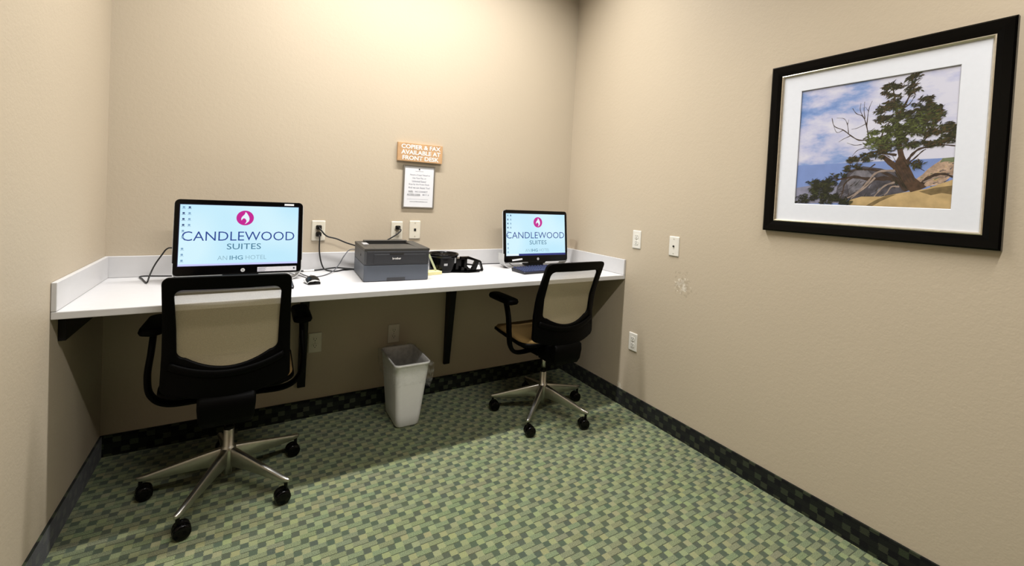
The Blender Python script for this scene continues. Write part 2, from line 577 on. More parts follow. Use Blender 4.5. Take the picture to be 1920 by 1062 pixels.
# ---------------------------------------------------------------- wall plates
def outlet(name, loc, rot, lab, kind, m, group=None, w=0.07, h=0.1143):
    t = thing(name, lab, 'outlet' if kind == 'duplex' else 'wall plate', loc, rot, group)
    bm = bmesh.new()
    loft(bm, [[(x, y, 0.0005) for x, y in rrect(w / 2, h / 2, 0.004, 3)],
              [(x, y, 0.004) for x, y in rrect(w / 2, h / 2, 0.004, 3)],
              [(x, y, 0.0065) for x, y in rrect(w / 2 - 0.004, h / 2 - 0.004, 0.004, 3)]])
    obj('cover_plate', bm, m, t)
    if kind == 'duplex':
        for s in (1, -1):
            bm = bmesh.new()
            prism(bm, rrect(0.0165, 0.0142, 0.009, 5, 0, s * 0.0195), 0.006, 0.0085)
            r = obj('receptacle', bm, m, t)
            bm = bmesh.new()
            box(bm, -0.0075, -0.0052, s * 0.0195 - 0.001, s * 0.0195 + 0.0085, 0.0082, 0.0088)
            box(bm, 0.0052, 0.0075, s * 0.0195 - 0.001, s * 0.0195 + 0.0075, 0.0082, 0.0088)
            lathe(bm, [(0.0026, 0.0082), (0.0026, 0.0088)], 10, (0, s * 0.0195 - 0.0065, 0))
            obj('slots', bm, M_SLOT, r)
        obj('screw', lathe(bmesh.new(), [(0.003, 0.006), (0.003, 0.0074)], 10), M_SCREW, t)
    else:
        if kind == 'phone':
            obj('jack', B(-0.007, 0.007, -0.008, 0.008, 0.0062, 0.0078), M_SLOT, t, label='black jack opening')
        else:
            obj('jack', lathe(bmesh.new(), [(0.0055, 0.006), (0.0055, 0.010), (0.0035, 0.010), (0.0035, 0.013)], 14), M_SLOT, t, label='dark round jack')
        for s in (1, -1):
            obj('screw', lathe(bmesh.new(), [(0.003, 0.006), (0.003, 0.0074)], 10, (0, s * 0.042, 0)), M_SCREW, t)
    return t

outlet('power_outlet', (0.8955, 0, 1.069), FACE_BACK, 'cream outlet above the counter with two black plugs in it', 'duplex', M_PLATE)
outlet('power_outlet', (1.3375, 0, 1.071), FACE_BACK, 'cream outlet behind the printer with one black plug in its top socket', 'duplex', M_PLATE)
outlet('phone_jack_plate', (1.4506, 0, 1.0772), FACE_BACK, 'cream wall plate with one black square jack, under the framed notice', 'phone', M_PLATE)
outlet('power_outlet', (0.90, 0, 0.427), FACE_BACK, 'cream outlet under the counter beside the left bracket', 'duplex', M_PLATE)
outlet('power_outlet', (1.346, 0, 0.428), FACE_BACK, 'cream outlet under the counter just above the waste bin', 'duplex', M_PLATE)
outlet('power_outlet', (W, -0.741, 1.0864), FACE_RIGHT, 'white outlet on the right wall above counter height, near the corner', 'duplex', M_PLATE_W)
outlet('cable_jack_plate', (W, -1.0365, 1.0782), FACE_RIGHT, 'white jack plate with a round centre hole on the right wall', 'coax', M_PLATE_W)
outlet('power_outlet', (W, -0.758, 0.436), FACE_RIGHT, 'white outlet low on the right wall near the baseboard', 'duplex', M_PLATE_W)

# ---------------------------------------------------------------- signs
s = thing('wooden_sign', 'tan wooden sign with bold white lettering about the copier', 'sign', (1.461, 0, 1.561), (math.pi / 2, math.radians(0), 0))
obj('board', B(-0.1435, 0.1435, -0.057, 0.057, 0.001, 0.021), M_WOOD, s, bevel=0.0015)
for body, y, w in (('COPIER & FAX', 0.0345, 0.252), ('AVAILABLE AT', 0.0, 0.252), ('FRONT DESK', -0.0345, 0.234)):
    text('lettering', body, s, M_WHITE, 0.003, y, w, 0.027, 0.0216, bold=0.032)

s = thing('framed_notice', 'white printed notice in a thin pewter frame below the wooden sign', 'notice', (1.4625, 0, 1.348), FACE_BACK)
bm = bmesh.new()
hw, hh, fr = 0.1025, 0.1335, 0.0075
for a in ((-hw, -hw + fr * 1.4, -hh, hh), (hw - fr, hw, -hh, hh), (-hw + fr * 1.4, hw - fr, hh - fr, hh), (-hw + fr * 1.4, hw - fr, -hh, -hh + fr)):
    box(bm, a[0], a[1], a[2], a[3], 0.001, 0.010)
obj('frame', bm, M_PEWTER, s, bevel=0.001)
pp = obj('paper', B(-hw + fr, hw - fr, -hh + fr, hh - fr, 0.002, 0.0055), M_PAPER, s)
obj('emblem', lathe(bmesh.new(), [(0.005, 0.0056), (0.005, 0.006)], 16, (0, 0.111, 0)), M_INK, pp)
for body, y, w, h, mm, x in (('CANDLEWOOD SUITES', 0.0985, 0.052, 0.004, M_INKP, 0),
                         ('Need a Copy? Need to', 0.074, 0.128, 0.0115, M_INKP, 0.006),
                         ('Use Your Fax, or', 0.0545, 0.088, 0.0115, M_INKP, 0.002),
                         ('Unlimited Scans?', 0.035, 0.09, 0.0115, M_INKP, 0.001),
                         ('Stop by the Front Desk', 0.015, 0.132, 0.0115, M_INKP, 0.002),
                         ('And we can Assist You!', -0.005, 0.138, 0.0115, M_INKP, 0.003),
                         ('WIFI:', -0.030, 0.030, 0.010, M_INK, -0.05), ('IHG CONNECT', -0.030, 0.082, 0.010, M_INKP, 0.018),
                         ('ACCESS CODE:', -0.049, 0.084, 0.010, M_INK, -0.030), ('88171 #', -0.049, 0.042, 0.010, M_INKP, 0.047),
                         ('www.candlewoodsuites.com', -0.0925, 0.115, 0.006, M_INK, 0.003)):
    text('printed_line', body, pp, mm, x, y, w, h, 0.0058, bold=0.012 if mm is M_INK else 0.004)
obj('rule', B(-0.072, 0.066, -0.0785, -0.0775, 0.0055, 0.0058), M_INKP, pp)
obj('underline', B(-0.065, -0.035, -0.0375, -0.0365, 0.0055, 0.0058), M_INK, pp)
obj('underline', B(-0.072, 0.012, -0.0565, -0.0555, 0.0055, 0.0058), M_INK, pp)

# ---------------------------------------------------------------- framed landscape photograph
pf = thing('framed_picture', 'large black framed photograph of a gnarled tree in a white mat', 'picture', (W, -1.9635, 1.6005), FACE_RIGHT)
FWH, FHH, FB = 0.3975, 0.380, 0.0475
bm = bmesh.new()
rings = []
for (ins, z) in ((0, 0.002), (0, 0.022), (0.006, 0.027), (0.030, 0.024), (FB, 0.019), (FB, 0.004)):
    rings.append([(sx * (FWH - ins), sy * (FHH - ins), z) for sx, sy in ((-1, -1), (1, -1), (1, 1), (-1, 1))])
loft(bm, rings, cap=False)
obj('frame', bm, M_FRAME, pf)
bm = bmesh.new()
rings = []
for (ins, z) in ((FB - 0.001, 0.019), (FB + 0.003, 0.0205), (FB + 0.008, 0.015), (FB + 0.008, 0.006)):
    rings.append([(sx * (FWH - ins), sy * (FHH - ins), z) for sx, sy in ((-1, -1), (1, -1), (1, 1), (-1, 1))])
loft(bm, rings, cap=False)
obj('frame_lip', bm, M_LIP, pf, label='silver inner lip of the frame')
PW, PH, PX, PY = 0.529, 0.5015, 0.0, 0.0015
bm = bmesh.new()
rings = []
for (hw, hh, cx, cy, z) in ((FWH - FB, FHH - FB, 0, 0, 0.0105), (PW / 2 + 0.002, PH / 2 + 0.002, PX, PY, 0.0105), (PW / 2, PH / 2, PX, PY, 0.0085)):
    rings.append([(cx + sx * hw, cy + sy * hh, z) for sx, sy in ((-1, -1), (1, -1), (1, 1), (-1, 1))])
loft(bm, rings, cap=False)
obj('mat_board', bm, M_MAT, pf)

def sky_print():
    m, t, b = nt('print sky')
    b.inputs['Roughness'].default_value = 0.35
    tc = t.nodes.new('ShaderNodeTexCoord')
    mp = t.nodes.new('ShaderNodeMapping')
    mp.inputs['Scale'].default_value = (4.2, 9.5, 1)
    mp.inputs['Rotation'].default_value = (0, 0, math.radians(-14))
    mp.inputs['Location'].default_value = (0.35, 0.55, 0.1)
    t.links.new(tc.outputs['Object'], mp.inputs['Vector'])
    n = t.nodes.new('ShaderNodeTexNoise')
    n.inputs['Scale'].default_value = 1.0
    n.inputs['Detail'].default_value = 7
    n.inputs['Roughness'].default_value = 0.58
    t.links.new(mp.outputs[0], n.inputs['Vector'])
    s = t.nodes.new('ShaderNodeSeparateXYZ')
    t.links.new(tc.outputs['Object'], s.inputs[0])
    # more open blue towards the picture's upper left, more cloud to the right
    k = math_node(t, 'ADD', n.outputs['Fac'], math_node(t, 'MULTIPLY', s.outputs['X'], 0.28))
    k = math_node(t, 'SUBTRACT', k, math_node(t, 'MULTIPLY', math_node(t, 'ABSOLUTE', math_node(t, 'SUBTRACT', s.outputs['Y'], 0.06)), 0.35))
    r = t.nodes.new('ShaderNodeValToRGB')
    e = r.color_ramp.elements
    e[0].position = 0.27; e[0].color = lin('5d86c6')
    e[1].position = 0.52; e[1].color = lin('dcdcec')
    x = e.new(0.36); x.color = lin('8fa6d8')
    x = e.new(0.43); x.color = lin('c3c6e4')
    t.links.new(k, r.inputs['Fac'])
    t.links.new(r.outputs['Color'], b.inputs['Base Color'])
    return m

def pr(name, col, n=0.15, sc=40):
    return mat('print ' + name, col, 0.35, noise=n, scale=sc)
ART_M = [sky_print(), pr('sea', '7f96cf', 0.06, 15), pr('shore', '8f8fa6', 0.2, 30), pr('cliff', 'b79c86', 0.35, 70), pr('cliff top', '707a5c', 0.2, 60),
         pr('rock', '4c4a52', 0.5, 45), pr('pale rock', '77757d', 0.4, 45), pr('sand', 'c4a878', 0.15, 30), pr('sand shade', '7d6a48', 0.25, 50),
         pr('trunk', '4b382b', 0.4, 60), pr('bark', '3d3029', 0.35, 60), pr('dead wood', '9c8b80', 0.25, 60),
         pr('needles dark', '222417', 0.3), pr('needles mid', '3a3f22', 0.3), pr('needles olive', '566030', 0.3), pr('bush', '181e14', 0.3), pr('needles brown', '4a3c26', 0.3)]
ART_POLY = {
    'sea': [(0.001,0.339),(0.4,0.348),(1.0,0.36),(1.0,0.0),(0.0,0.0)],
    'haze_shore': [(0.001,0.139),(0.135,0.166),(0.235,0.217),(0.335,0.153),(0.342,0.015),(0.0,0.0)],
    'cliff': [(0.797,0.204),(0.837,0.242),(0.863,0.28),(0.894,0.312),(0.924,0.338),(0.939,0.356),(1.0,0.36),(0.998,0.239),(0.944,0.176),(0.816,0.143)],
    'cliff_top': [(0.925,0.327),(0.939,0.358),(1.0,0.363),(1.0,0.323),(0.959,0.336)],
    'rock': [(0.298,0.026),(0.314,0.153),(0.348,0.228),(0.392,0.289),(0.482,0.317),(0.598,0.295),(0.69,0.263),(0.783,0.131),(0.627,0.066),(0.413,0.048)],
    'rock_pale': [(0.375,0.215),(0.433,0.288),(0.502,0.292),(0.563,0.225),(0.49,0.141),(0.401,0.091)],
    'sand': [(0.405,0.044),(0.483,0.074),(0.608,0.077),(0.68,0.096),(0.75,0.114),(0.866,0.141),(0.913,0.165),(1.0,0.207),(1.0,0.0),(0.63,0.0),(0.403,0.002)],
    'shade_a': [(0.516,0.002),(0.572,0.046),(0.644,0.089),(0.698,0.096),(0.609,0.042),(0.555,0.0)],
    'shade_b': [(0.826,0.12),(0.914,0.149),(1.0,0.165),(1.0,0.101),(0.947,0.111),(0.892,0.094)],
    'shade_c': [(0.919,0.045),(1.0,0.096),(1.0,0.053),(0.944,0.019)],
    'trunk': [(0.78,0.114),(0.738,0.171),(0.705,0.222),(0.68,0.28),(0.633,0.328),(0.593,0.383),(0.611,0.399),(0.678,0.338),(0.695,0.383),(0.681,0.458),(0.712,0.456),(0.73,0.387),(0.762,0.306),(0.798,0.221),(0.865,0.154),(0.833,0.134)],
}
ART_LINE = [
    ([(0.766,0.131),(0.693,0.205),(0.62,0.218),(0.525,0.213),(0.425,0.233),(0.343,0.216),(0.284,0.216)],0.0438,0.0076,'bark'),
    ([(0.729,0.188),(0.655,0.241),(0.56,0.284),(0.453,0.293),(0.393,0.271)],0.0248,0.0076,'bark'),
    ([(0.681,0.275),(0.617,0.277),(0.562,0.258),(0.517,0.189),(0.451,0.104),(0.377,0.051)],0.0171,0.0095,'dead'),
    ([(0.563,0.225),(0.509,0.153),(0.442,0.086),(0.413,0.054)],0.0114,0.0057,'dead'),
    ([(0.685,0.188),(0.631,0.165),(0.596,0.124),(0.565,0.076)],0.0133,0.0067,'dead'),
    ([(0.713,0.154),(0.668,0.154),(0.643,0.107),(0.626,0.089)],0.0114,0.0057,'dead'),
    ([(0.425,0.239),(0.366,0.178),(0.354,0.103),(0.34,0.059)],0.0133,0.0057,'bark'),
    ([(0.333,0.216),(0.248,0.178),(0.193,0.153)],0.0076,0.0029,'bark'),
    ([(0.824,0.154),(0.863,0.209),(0.909,0.241),(0.956,0.245),(1.0,0.223)],0.0286,0.0114,'bark'),
    ([(0.847,0.187),(0.902,0.219),(0.949,0.229)],0.0095,0.0048,'dead'),
    ([(0.699,0.44),(0.683,0.555),(0.671,0.67),(0.656,0.786),(0.634,0.915)],0.0286,0.0057,'bark'),
    ([(0.675,0.67),(0.71,0.766),(0.737,0.846),(0.745,0.939),(0.752,0.992)],0.0152,0.0038,'bark'),
    ([(0.74,0.856),(0.771,0.922),(0.801,0.954)],0.0057,0.0019,'bark'),
    ([(0.702,0.745),(0.744,0.783),(0.768,0.84)],0.0057,0.0019,'bark'),
    ([(0.744,0.335),(0.771,0.39),(0.811,0.432),(0.868,0.444),(0.93,0.453),(1.0,0.441)],0.019,0.0067,'bark'),
    ([(0.748,0.323),(0.789,0.366),(0.828,0.414),(0.848,0.429)],0.0114,0.0048,'bark'),
    ([(0.765,0.334),(0.792,0.31),(0.826,0.287),(0.848,0.27)],0.0076,0.0029,'bark'),
    ([(0.701,0.508),(0.754,0.57),(0.818,0.629),(0.864,0.677),(0.889,0.749)],0.0171,0.0038,'bark'),
    ([(0.826,0.464),(0.848,0.516),(0.895,0.544),(0.956,0.57),(0.997,0.57)],0.0095,0.0038,'bark'),
    ([(0.684,0.395),(0.611,0.411),(0.535,0.428),(0.468,0.396),(0.4,0.351)],0.0171,0.0048,'bark'),
    ([(0.671,0.476),(0.588,0.5),(0.511,0.525),(0.442,0.529),(0.384,0.571),(0.33,0.622),(0.264,0.661),(0.242,0.733)],0.0124,0.0038,'bark'),
    ([(0.384,0.571),(0.333,0.547),(0.303,0.525)],0.0048,0.0019,'bark'),
    ([(0.368,0.587),(0.356,0.662),(0.331,0.715),(0.277,0.728)],0.0048,0.0019,'bark'),
    ([(0.356,0.662),(0.363,0.704)],0.0038,0.0019,'bark'),
    ([(0.33,0.622),(0.283,0.608),(0.252,0.687)],0.0038,0.0019,'bark'),
    ([(0.506,0.525),(0.486,0.635),(0.458,0.716),(0.412,0.747),(0.384,0.793)],0.0086,0.0029,'bark'),
    ([(0.486,0.635),(0.492,0.765),(0.511,0.833)],0.0057,0.0019,'bark'),
    ([(0.472,0.696),(0.461,0.77),(0.462,0.835)],0.0048,0.0019,'bark'),
    ([(0.458,0.716),(0.436,0.773),(0.438,0.827)],0.0038,0.0019,'bark'),
    ([(0.517,0.596),(0.54,0.617)],0.0048,0.0019,'bark'),
    ([(0.485,0.659),(0.427,0.629),(0.387,0.622)],0.0038,0.0019,'bark'),
    ([(0.493,0.753),(0.469,0.792)],0.0029,0.0019,'bark'),
    ([(0.463,0.493),(0.413,0.491),(0.361,0.514)],0.0048,0.0019,'bark'),
    ([(0.494,0.466),(0.436,0.447),(0.402,0.4)],0.0057,0.0019,'bark'),
    ([(0.627,0.445),(0.586,0.541),(0.619,0.631),(0.659,0.729)],0.0114,0.0038,'bark'),
    ([(0.558,0.332),(0.503,0.286),(0.472,0.299)],0.0076,0.0029,'bark'),
]
ART_CLUMP = [
    (0.629,0.899,0.059,0.052,90,0),
    (0.65,0.924,0.038,0.035,40,0),
    (0.62,0.804,0.072,0.052,90,0),
    (0.665,0.796,0.048,0.07,70,0),
    (0.587,0.728,0.048,0.041,60,0),
    (0.669,0.705,0.067,0.052,60,1),
    (0.617,0.666,0.072,0.035,70,0),
    (0.723,0.68,0.057,0.047,70,0),
    (0.664,0.626,0.086,0.052,90,1),
    (0.576,0.554,0.081,0.058,170,2),
    (0.551,0.486,0.077,0.047,130,2),
    (0.643,0.49,0.086,0.058,120,1),
    (0.676,0.556,0.086,0.058,90,1),
    (0.609,0.446,0.057,0.029,50,0),
    (0.752,0.97,0.027,0.026,35,0),
    (0.745,0.927,0.024,0.023,25,0),
    (0.756,0.875,0.029,0.026,35,0),
    (0.732,0.852,0.019,0.017,15,0),
    (0.813,0.728,0.048,0.047,70,0),
    (0.844,0.767,0.048,0.047,70,0),
    (0.878,0.719,0.043,0.035,50,0),
    (0.825,0.661,0.077,0.052,110,1),
    (0.866,0.645,0.057,0.052,90,1),
    (0.785,0.622,0.077,0.047,90,1),
    (0.889,0.652,0.043,0.041,50,0),
    (0.812,0.575,0.077,0.035,70,1),
    (0.738,0.549,0.057,0.047,60,1),
    (0.947,0.581,0.048,0.026,60,0),
    (0.914,0.558,0.048,0.023,50,0),
    (0.979,0.551,0.029,0.035,35,0),
    (0.967,0.494,0.057,0.029,70,0),
    (0.906,0.473,0.081,0.023,70,0),
    (0.85,0.484,0.038,0.029,40,0),
    (0.741,0.47,0.048,0.035,45,1),
    (0.871,0.536,0.038,0.017,25,0),
    (0.766,0.491,0.038,0.035,30,0),
    (0.459,0.378,0.048,0.026,45,0),
    (0.404,0.363,0.024,0.016,20,0),
    (0.516,0.405,0.033,0.023,25,0),
    (0.371,0.29,0.033,0.019,25,0),
    (0.432,0.313,0.038,0.017,20,0),
    (0.321,0.247,0.038,0.014,20,0),
    (0.205,0.127,0.081,0.07,190,3),
    (0.146,0.179,0.043,0.029,60,3),
    (0.258,0.191,0.048,0.033,70,3),
    (0.138,0.087,0.067,0.047,90,3),
    (0.253,0.05,0.086,0.047,120,3),
    (0.352,0.03,0.053,0.023,50,3),
    (0.057,0.032,0.043,0.023,40,3),
    (0.817,0.309,0.024,0.026,25,0),
    (0.807,0.332,0.014,0.017,12,0),
    (0.584,0.378,0.029,0.017,15,0),
]
art = bmesh.new()
layer = [0]
def to_xy(p):
    return (PX - PW / 2 + p[0] * PW, PY - PH / 2 + p[1] * PH)
def art_poly(pts, mi):
    """one flat printed shape, cut to the picture's edges"""
    def clip(ps, ax, lim, sgn):
        out = []
        for a, b in zip(ps, ps[1:] + ps[:1]):
            ia, ib = sgn * (a[ax] - lim) <= 0, sgn * (b[ax] - lim) <= 0
            if ia:
                out.append(a)
            if ia != ib:
                k = (lim - a[ax]) / (b[ax] - a[ax])
                out.append((a[0] + (b[0] - a[0]) * k, a[1] + (b[1] - a[1]) * k))
        return out
    ps = list(pts)
    for ax, lim, sg in ((0, 1, 1), (0, 0, -1), (1, 1, 1), (1, 0, -1)):
        if len(ps) < 3:
            return
        ps = clip(ps, ax, lim, sg)
    if len(ps) < 3:
        return
    z = 0.0048 + layer[0] * 0.00000055
    layer[0] += 1
    f = art.faces.new([art.verts.new((*to_xy(p), z)) for p in ps])
    f.material_index = mi
    f.normal_update()
    if f.normal.z < 0:
        f.normal_flip()
def art_line(pts, w0, w1, mi):
    P = [(q.x, q.y) for q in spline([(x, y, 0) for x, y in pts], 4)]
    L, R = [], []
    for i, p in enumerate(P):
        a, b = P[max(0, i - 1)], P[min(len(P) - 1, i + 1)]
        dx, dy = b[0] - a[0], b[1] - a[1]
        l = math.hypot(dx, dy) or 1
        w = (w0 + (w1 - w0) * i / (len(P) - 1)) / 2
        w *= 1 + 0.25 * math.sin(i * 1.7)
        L.append((p[0] - dy / l * w, p[1] + dx / l * w))
        R.append((p[0] + dy / l * w, p[1] - dx / l * w))
    for i in range(len(P) - 1):
        art_poly([L[i], R[i], R[i + 1], L[i + 1]], mi)
rnd = random.Random(7)
art_poly([(0, 0), (1, 0), (1, 1), (0, 1)], 0)
for k, mi in (('sea', 1), ('haze_shore', 2), ('cliff', 3), ('cliff_top', 4), ('rock', 5), ('rock_pale', 6)):
    art_poly(ART_POLY[k], mi)
for i in range(90):      # cracks and facets of the rock face, scrub on the cliff
    u, v = rnd.uniform(0.27, 0.6), rnd.uniform(0.05, 0.25)
    a = rnd.uniform(0.3, 1.2); l = rnd.uniform(0.02, 0.06)
    if v < 0.06 + 0.5 * min(u - 0.24, 0.68 - u) + 0.05:
        art_line([(u, v), (u + l * math.cos(a), v + l * math.sin(a))], 0.006, 0.002, rnd.choice((5, 6, 10, 12)))
for i in range(60):
    u, v = rnd.uniform(0.83, 1.0), rnd.uniform(0.15, 0.33)
    if v < 0.2 + (u - 0.8) * 0.75:
        art_line([(u, v), (u + rnd.uniform(0.005, 0.03), v + rnd.uniform(-0.008, 0.02))], 0.006, 0.003, rnd.choice((3, 4, 11, 5, 7)))
for k, mi in (('sand', 7), ('shade_a', 8), ('shade_b', 8)):
    art_poly(ART_POLY[k], mi)
for (pts, w0, w1, kind) in ART_LINE:
    if kind == 'bark':
        art_line(pts, w0, w1, 10)
art_poly(ART_POLY['trunk'], 9)
for i in range(26):
    s0 = rnd.random()
    u, v = 0.70 + 0.08 * s0 + rnd.uniform(-0.025, 0.02), 0.13 + rnd.uniform(0, 0.2)
    art_line([(u, v), (u - 0.035, v + 0.07)], 0.006, 0.002, rnd.choice((10, 10, 12)))
for (pts, w0, w1, kind) in ART_LINE:
    if kind == 'dead':
        art_line(pts, w0, w1, 11)
for (u, v, ru, rv, n, kind) in ART_CLUMP:
    tufts = []
    for i in range(max(3, n // 7)):
        a = rnd.uniform(0, 6.283); q = rnd.random() ** 0.5
        tufts.append((u + ru * q * math.cos(a), v + rv * q * math.sin(a)))
    for i in range(int(n * 1.5)):
        tx, ty = rnd.choice(tufts)
        x, y = tx + rnd.gauss(0, 0.013), ty + rnd.gauss(0, 0.008)
        l, w = rnd.uniform(0.009, 0.024), rnd.uniform(0.0025, 0.007)
        b = rnd.gauss(0.35, 0.7)
        c, s_ = math.cos(b), math.sin(b)
        mi = {0: rnd.choice((12, 12, 13, 16)), 1: rnd.choice((12, 13, 13, 14)), 2: rnd.choice((13, 14, 14, 12)), 3: rnd.choice((15, 15, 15, 12, 13))}[kind]
        art_poly([(x - l * c, y - l * s_), (x + w * s_ * 0.6, y - w * c * 0.6), (x + l * c, y + l * s_), (x - w * s_, y + w * c)], mi)
obj('picture_print', art, ART_M, pf)

# ---------------------------------------------------------------- office chairs
def prof(z, tab=((0.49, -0.215), (0.56, -0.215), (0.65, -0.205), (0.76, -0.215), (0.85, -0.245), (0.98, -0.292))):
    if z <= tab[0][0]:
        return tab[0][1]
    for (a, ya), (b, yb) in zip(tab, tab[1:]):
        if z <= b:
            k = (z - a) / (b - a)
            return ya + (yb - ya) * k
    return tab[-1][1]
def back_y(x, z):
    c = 0.045 + (0.022 - 0.045) * (z - 0.5) / 0.47
    return prof(z) + c * (x / 0.21) ** 2
def outline(ht, hb, zt, zb, sag, r, n=6, ns=10, nb=14, crown=0.0):
    pts = []
    def line(a, b, k):
        for i in range(1, k):
            pts.append((a[0] + (b[0] - a[0]) * i / k, a[1] + (b[1] - a[1]) * i / k))
    def arc(cx, cz, a0, a1):
        for i in range(n + 1):
            a = math.radians(a0 + (a1 - a0) * i / n)
            pts.append((cx + r * math.cos(a), cz + r * math.sin(a)))
    arc(ht - r, zt - r, 90, 0)
    line((ht, zt - r), (hb, zb + r), ns)
    arc(hb - r, zb + r, 0, -90)
    h = hb - r
    for i in range(1, nb):
        x = h - 2 * h * i / nb
        pts.append((x, zb - sag * (1 - (x / h) ** 2)))
    arc(-hb + r, zb + r, 270, 180)
    line((-hb, zb + r), (-ht, zt - r), ns)
    arc(-ht + r, zt - r, 180, 90)
    h = ht - r
    for i in range(1, nb):
        x = -h + 2 * h * i / nb
        pts.append((x, zt + crown * (1 - (x / h) ** 2)))
    return pts

def office_chair(loc, turn, base_deg, lab):
    t = thing('office_chair', lab, 'chair', loc, (0, 0, turn), 'mesh-back office chairs')
    # back frame
    out = outline(0.205, 0.215, 0.966, 0.510, 0.028, 0.026, crown=0.004)
    inn = outline(0.170, 0.166, 0.917, 0.644, 0.042, 0.028)
    bm = bmesh.new()
    th = 0.013
    rings = []
    for (o_, i_) in zip(out, inn):
        rings.append([(o_[0], back_y(*o_) + th, o_[1]), (o_[0], back_y(*o_) - th, o_[1]),
                      (i_[0], back_y(*i_) - th * 0.7, i_[1]), (i_[0], back_y(*i_) + th * 0.7, i_[1])])
    rings.append(rings[0])
    loft(bm, rings, cap=False)
    bmesh.ops.remove_doubles(bm, verts=bm.verts, dist=1e-5)
    obj('back_frame', bm, M_CHAIR, t, smooth=True, bevel=0.005, seg=3)
    # mesh panel
    bm = bmesh.new()
    cx, cz = 0.0, 0.77
    nr = 10
    rr = []
    for k in range(1, nr + 1):
        s_ = 1.03 * k / nr
        ring = []
        for p in inn:
            x, z = cx + (p[0] - cx) * s_, cz + (p[1] - cz) * s_
            ring.append(bm.verts.new((x, back_y(x, z) + 0.004, z)))
        rr.append(ring)
    c0 = bm.verts.new((cx, back_y(cx, cz) + 0.004, cz))
    n = len(inn)
    for i in range(n):
        bm.faces.new((c0, rr[0][i], rr[0][(i + 1) % n]))
    for a, b in zip(rr, rr[1:]):
        for i in range(n):
            j = (i + 1) % n
            bm.faces.new((a[i], b[i], b[j], a[j]))
    obj('mesh_back', bm, M_MESH, t, smooth=True, label='taupe see-through mesh panel')
    # lumbar rail along the bottom of the back
    bm = bmesh.new()
    pts = [(x, back_y(x, 0.56) - 0.012, 0.578 + 0.045 * (x / 0.2) ** 2) for x in [-0.19 + 0.38 * i / 8 for i in range(9)]]
    tube(bm, pts, 0.016, 8, 4, r2=0.006, upv=(0, 0, 1))
    obj('lumbar_rail', bm, M_CHAIR, t, smooth=True)
    # support between back and seat
    bm = bmesh.new()
    loft(bm, [[(x, y, z) for x, y in rrect(hw, hd, 0.012, 3, 0, cy)] for hw, hd, cy, z in
              ((0.085, 0.085, -0.135, 0.372), (0.092, 0.092, -0.142, 0.40), (0.096, 0.075, -0.165, 0.45), (0.096, 0.024, -0.212, 0.482), (0.09, 0.012, -0.205, 0.497))])
    obj('back_support', bm, M_CHAIR, t, smooth=True)
    # seat
    def seat_ring(hw, hd, cy, z, r, dip):
        ring = []
        for x, y in rrect(hw, hd, r, 6, 0, cy):
            k = (y - cy) / hd
            ring.append((x, y, z + 0.012 * k - dip * max(0, k - 0.7) * 0.10))
        return ring
    bm = bmesh.new()
    loft(bm, [seat_ring(0.17, 0.13, 0.07, 0.458, 0.06, 0), seat_ring(0.228, 0.19, 0.075, 0.468, 0.08, 0.6), seat_ring(0.240, 0.208, 0.07, 0.480, 0.09, 1), seat_ring(0.238, 0.206, 0.07, 0.495, 0.09, 1)])
    obj('seat_shell', bm, M_CHAIR, t, smooth=True)
    bm = bmesh.new()
    loft(bm, [seat_ring(0.230, 0.198, 0.07, 0.488, 0.09, 1), seat_ring(0.233, 0.201, 0.07, 0.498, 0.09, 1), seat_ring(0.222, 0.192, 0.07, 0.512, 0.085, 1), seat_ring(0.18, 0.16, 0.07, 0.515, 0.06, 0.6), seat_ring(0.06, 0.06, 0.05, 0.509, 0.03, 0)])
    obj('seat_cushion', bm, M_SEAT, t, smooth=True, label='brown fabric seat cushion')
    obj('tilt_mechanism', B(-0.09, 0.09, -0.05, 0.14, 0.374, 0.462), M_CHAIR, t, bevel=0.01)
    # arms
    for s in (-1, 1):
        bm = bmesh.new()
        tube(bm, [(s * 0.268, 0.045, 0.705), (s * 0.270, 0.005, 0.62), (s * 0.275, -0.02, 0.53), (s * 0.262, -0.02, 0.452), (s * 0.205, 0.0, 0.402), (s * 0.08, 0.03, 0.388)],
             0.024, 10, 8, r2=0.0115, upv=(0, 1, 0))
        a = obj('armrest', bm, M_CHAIR, t, smooth=True)
        bm = bmesh.new()
        loft(bm, [[(s * 0.268 + x, 0.075 + y, z) for x, y in rrect(hw, hd, 0.028, 5)] for hw, hd, z in
                  ((0.022, 0.10, 0.692), (0.036, 0.122, 0.700), (0.040, 0.127, 0.712), (0.036, 0.123, 0.726), (0.028, 0.115, 0.730))])
        obj('arm_pad', bm, M_CHAIR, a, smooth=True)
    # column
    obj('gas_lift', lathe(bmesh.new(), [(0.0125, 0.255), (0.0125, 0.372)], 20), M_CHROME, t, smooth=True)
    bm = bmesh.new()
    lathe(bm, [(0.016, 0.06), (0.016, 0.085), (0.028, 0.10), (0.030, 0.165), (0.026, 0.180), (0.0205, 0.184), (0.020, 0.25), (0.018, 0.256), (0.0, 0.256)], 28)
    hub = obj('column_hub', bm, M_STEEL, t, smooth=True)
    obj('column_collar', lathe(bmesh.new(), [(0.02, 0.2555), (0.02, 0.266), (0.015, 0.268)], 20), M_BLACK, hub)
